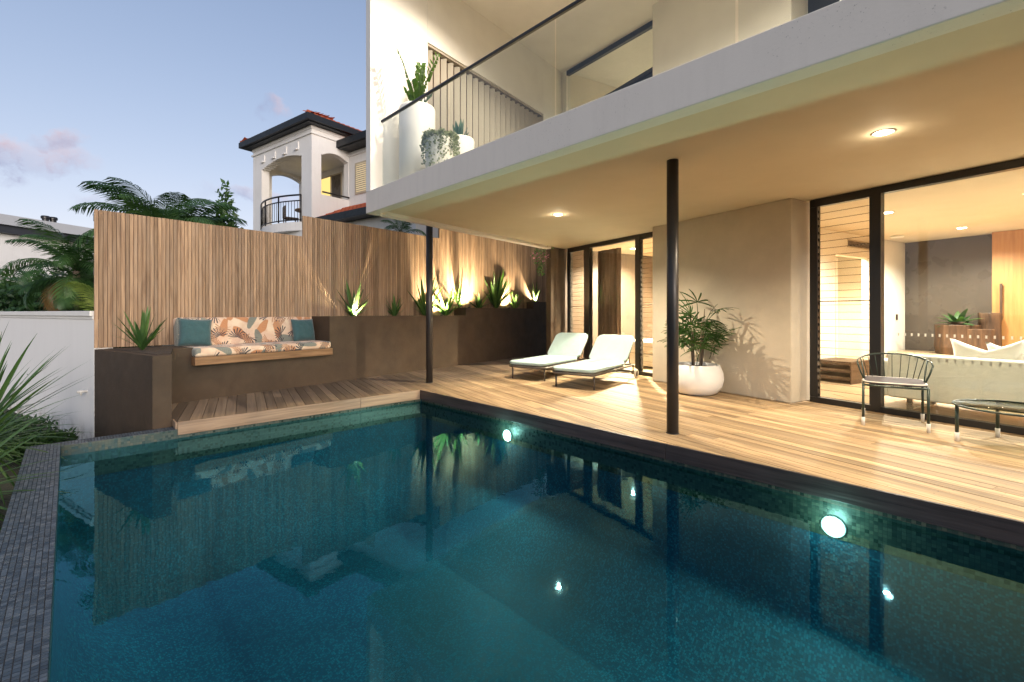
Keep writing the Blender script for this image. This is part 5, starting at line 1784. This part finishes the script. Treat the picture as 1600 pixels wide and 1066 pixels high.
# curved railing
rl = MB(); q0, q1 = .645, 3.485
arc = lambda t, z: (*NB(-.02 - .34 * (1 - (2 * t - 1) ** 2), q0 + (q1 - q0) * t), z)
for z, r_ in ((5.36, .032), (5.16, .022), (FL_ + .12, .022)):
    rl.tube([arc(i / 20, z) for i in range(21)], r_, 6)
rlo = build(rl, 'railing', M['black_metal'], nb)
brm = MB(); brm.tube([(0, 0, FL_ + .12), (0, 0, 5.16)], .010, 5); brme = brm.mesh('baluster', M['black_metal'])
pst = MB(); pst.tube([(0, 0, FL_ + .06), (0, 0, 5.36)], .026, 6); pstm = pst.mesh('baluster', M['black_metal'])
nl = wloc(nb)
for i in range(25):
    a = arc(i / 24, 0)
    put('baluster', pstm if i in (0, 8, 16, 24) else brme, rlo, (a[0] - nl[0], a[1] - nl[1], -nl[2]))
bsl = MB(); bsl.prism([arc(i / 20, 0)[:2] for i in range(21)] + [NB(-.001, q1), NB(-.001, q0)], FL_ - .25, FL_ + .05)
build(bsl, 'bow_slab', M['nb_white'], nb)
b = MB(); b.tube([(*NB(-.0 + .37, -.06), 5.44), (*NB(1.44, -.06), 5.44)], .03, 6)
build(b, 'handrail', M['black_metal'], nb)
tx, ty = NB(1.0, 1.9)
tt_ = thing('balcony_table', 'dark timber table on the neighbouring house balcony', 'table', (tx, ty, FL_ + .04), .6)
b = MB(); b.lathe([(.0005, .70), (.48, .70), (.48, .745), (.0005, .745)], 24); put('tabletop', b.mesh('tabletop', M['bench_wood']), tt_)
for a in (45, 135, 225, 315):
    b = MB(); b.tube([(.34 * math.cos(R(a)), .34 * math.sin(R(a)), 0), (.25 * math.cos(R(a)), .25 * math.sin(R(a)), .70)], .025, 6); put('leg', b.mesh('leg', M['bench_wood']), tt_)
for (p_, q_, rz_, lb) in ((.62, 2.5, 2.2, 'dark chair on the neighbouring balcony, on the railing side of the table'), (.62, 1.2, .4, 'dark chair on the neighbouring balcony beside the corner pillar')):
    x, y = NB(p_, q_)
    c_ = thing('balcony_chair', lb, 'chair', (x, y, FL_ + .04), rz_, 'chairs on the neighbouring balcony')
    b = MB(); b.box(-.24, .24, -.24, .24, .42, .46); put('seat', b.mesh('seat', M['dark_wood']), c_)
    b = MB(); b.box(-.24, .24, .21, .25, .47, .88); put('backrest', b.mesh('backrest', M['dark_wood']), c_)
    for sx in (-.21, .21):
        for sy in (-.21, .21):
            b = MB(); b.tube([(sx, sy, 0), (sx, sy, .42)], .02, 6); put('leg', b.mesh('leg', M['dark_wood']), c_)

# ------------------------------------------------------------------ pale building far left
FBX, FBY = -22.5, 22.0
fd = (.225, .974)
fdn = math.hypot(*fd); fd = (fd[0] / fdn, fd[1] / fdn)
def FB(a, b_): return (FBX + a * fd[0] - b_ * fd[1], FBY + a * fd[1] + b_ * fd[0])
x92 = (92 - 800) / 726
far = thing('pale_building', 'pale flat roofed building far behind the palms with a dark fascia band', 'building', a3(FB(4, 2), GZ))
def fbb(name, a0, a1, b0, b1, z0, z1, m, par=None):
    b = MB(); b.prism([FB(a0, b0), FB(a1, b0), FB(a1, b1), FB(a0, b1)], z0, z1); return build(b, name, M[m], par or far)
fbb('wall', -6, 12, 0, 6, GZ, 4.75, 'nb_white')
fbb('fascia_band', -6.3, 12.3, -.3, 6.3, 4.755, 5.10, 'dark_band')
fbb('roof', -6.4, 12.4, -.45, 6.4, 5.105, 5.55, 'grey_roof')
for a in (1.5, 5.5, 9):
    o = fbb('window', a, a + 1.6, -.04, -.001, 2.0, 3.8, 'beige'); fbb('pane', a + .08, a + 1.52, -.055, -.041, 2.08, 3.72, 'grey_panel', o)
for i, (px, lb) in enumerate(((71, 'first black roof vent on the pale far building'), (83, 'second black roof vent on the pale far building, nearer the palm'))):
    a = on_line(px, FB, 1.0); x, y = FB(a, 1.0)
    v = thing('roof_vent', lb, 'vent', (x, y, 5.55), 0, 'black roof vents')
    b = MB(); b.lathe([(.13, 0), (.13, .34)], 16); put('pipe', b.mesh('pipe', M['black_metal']), v)
    b = MB(); b.lathe([(.17, .34), (.18, .42), (.15, .48), (.0005, .50)], 16); put('cap', b.mesh('cap', M['black_metal']), v)
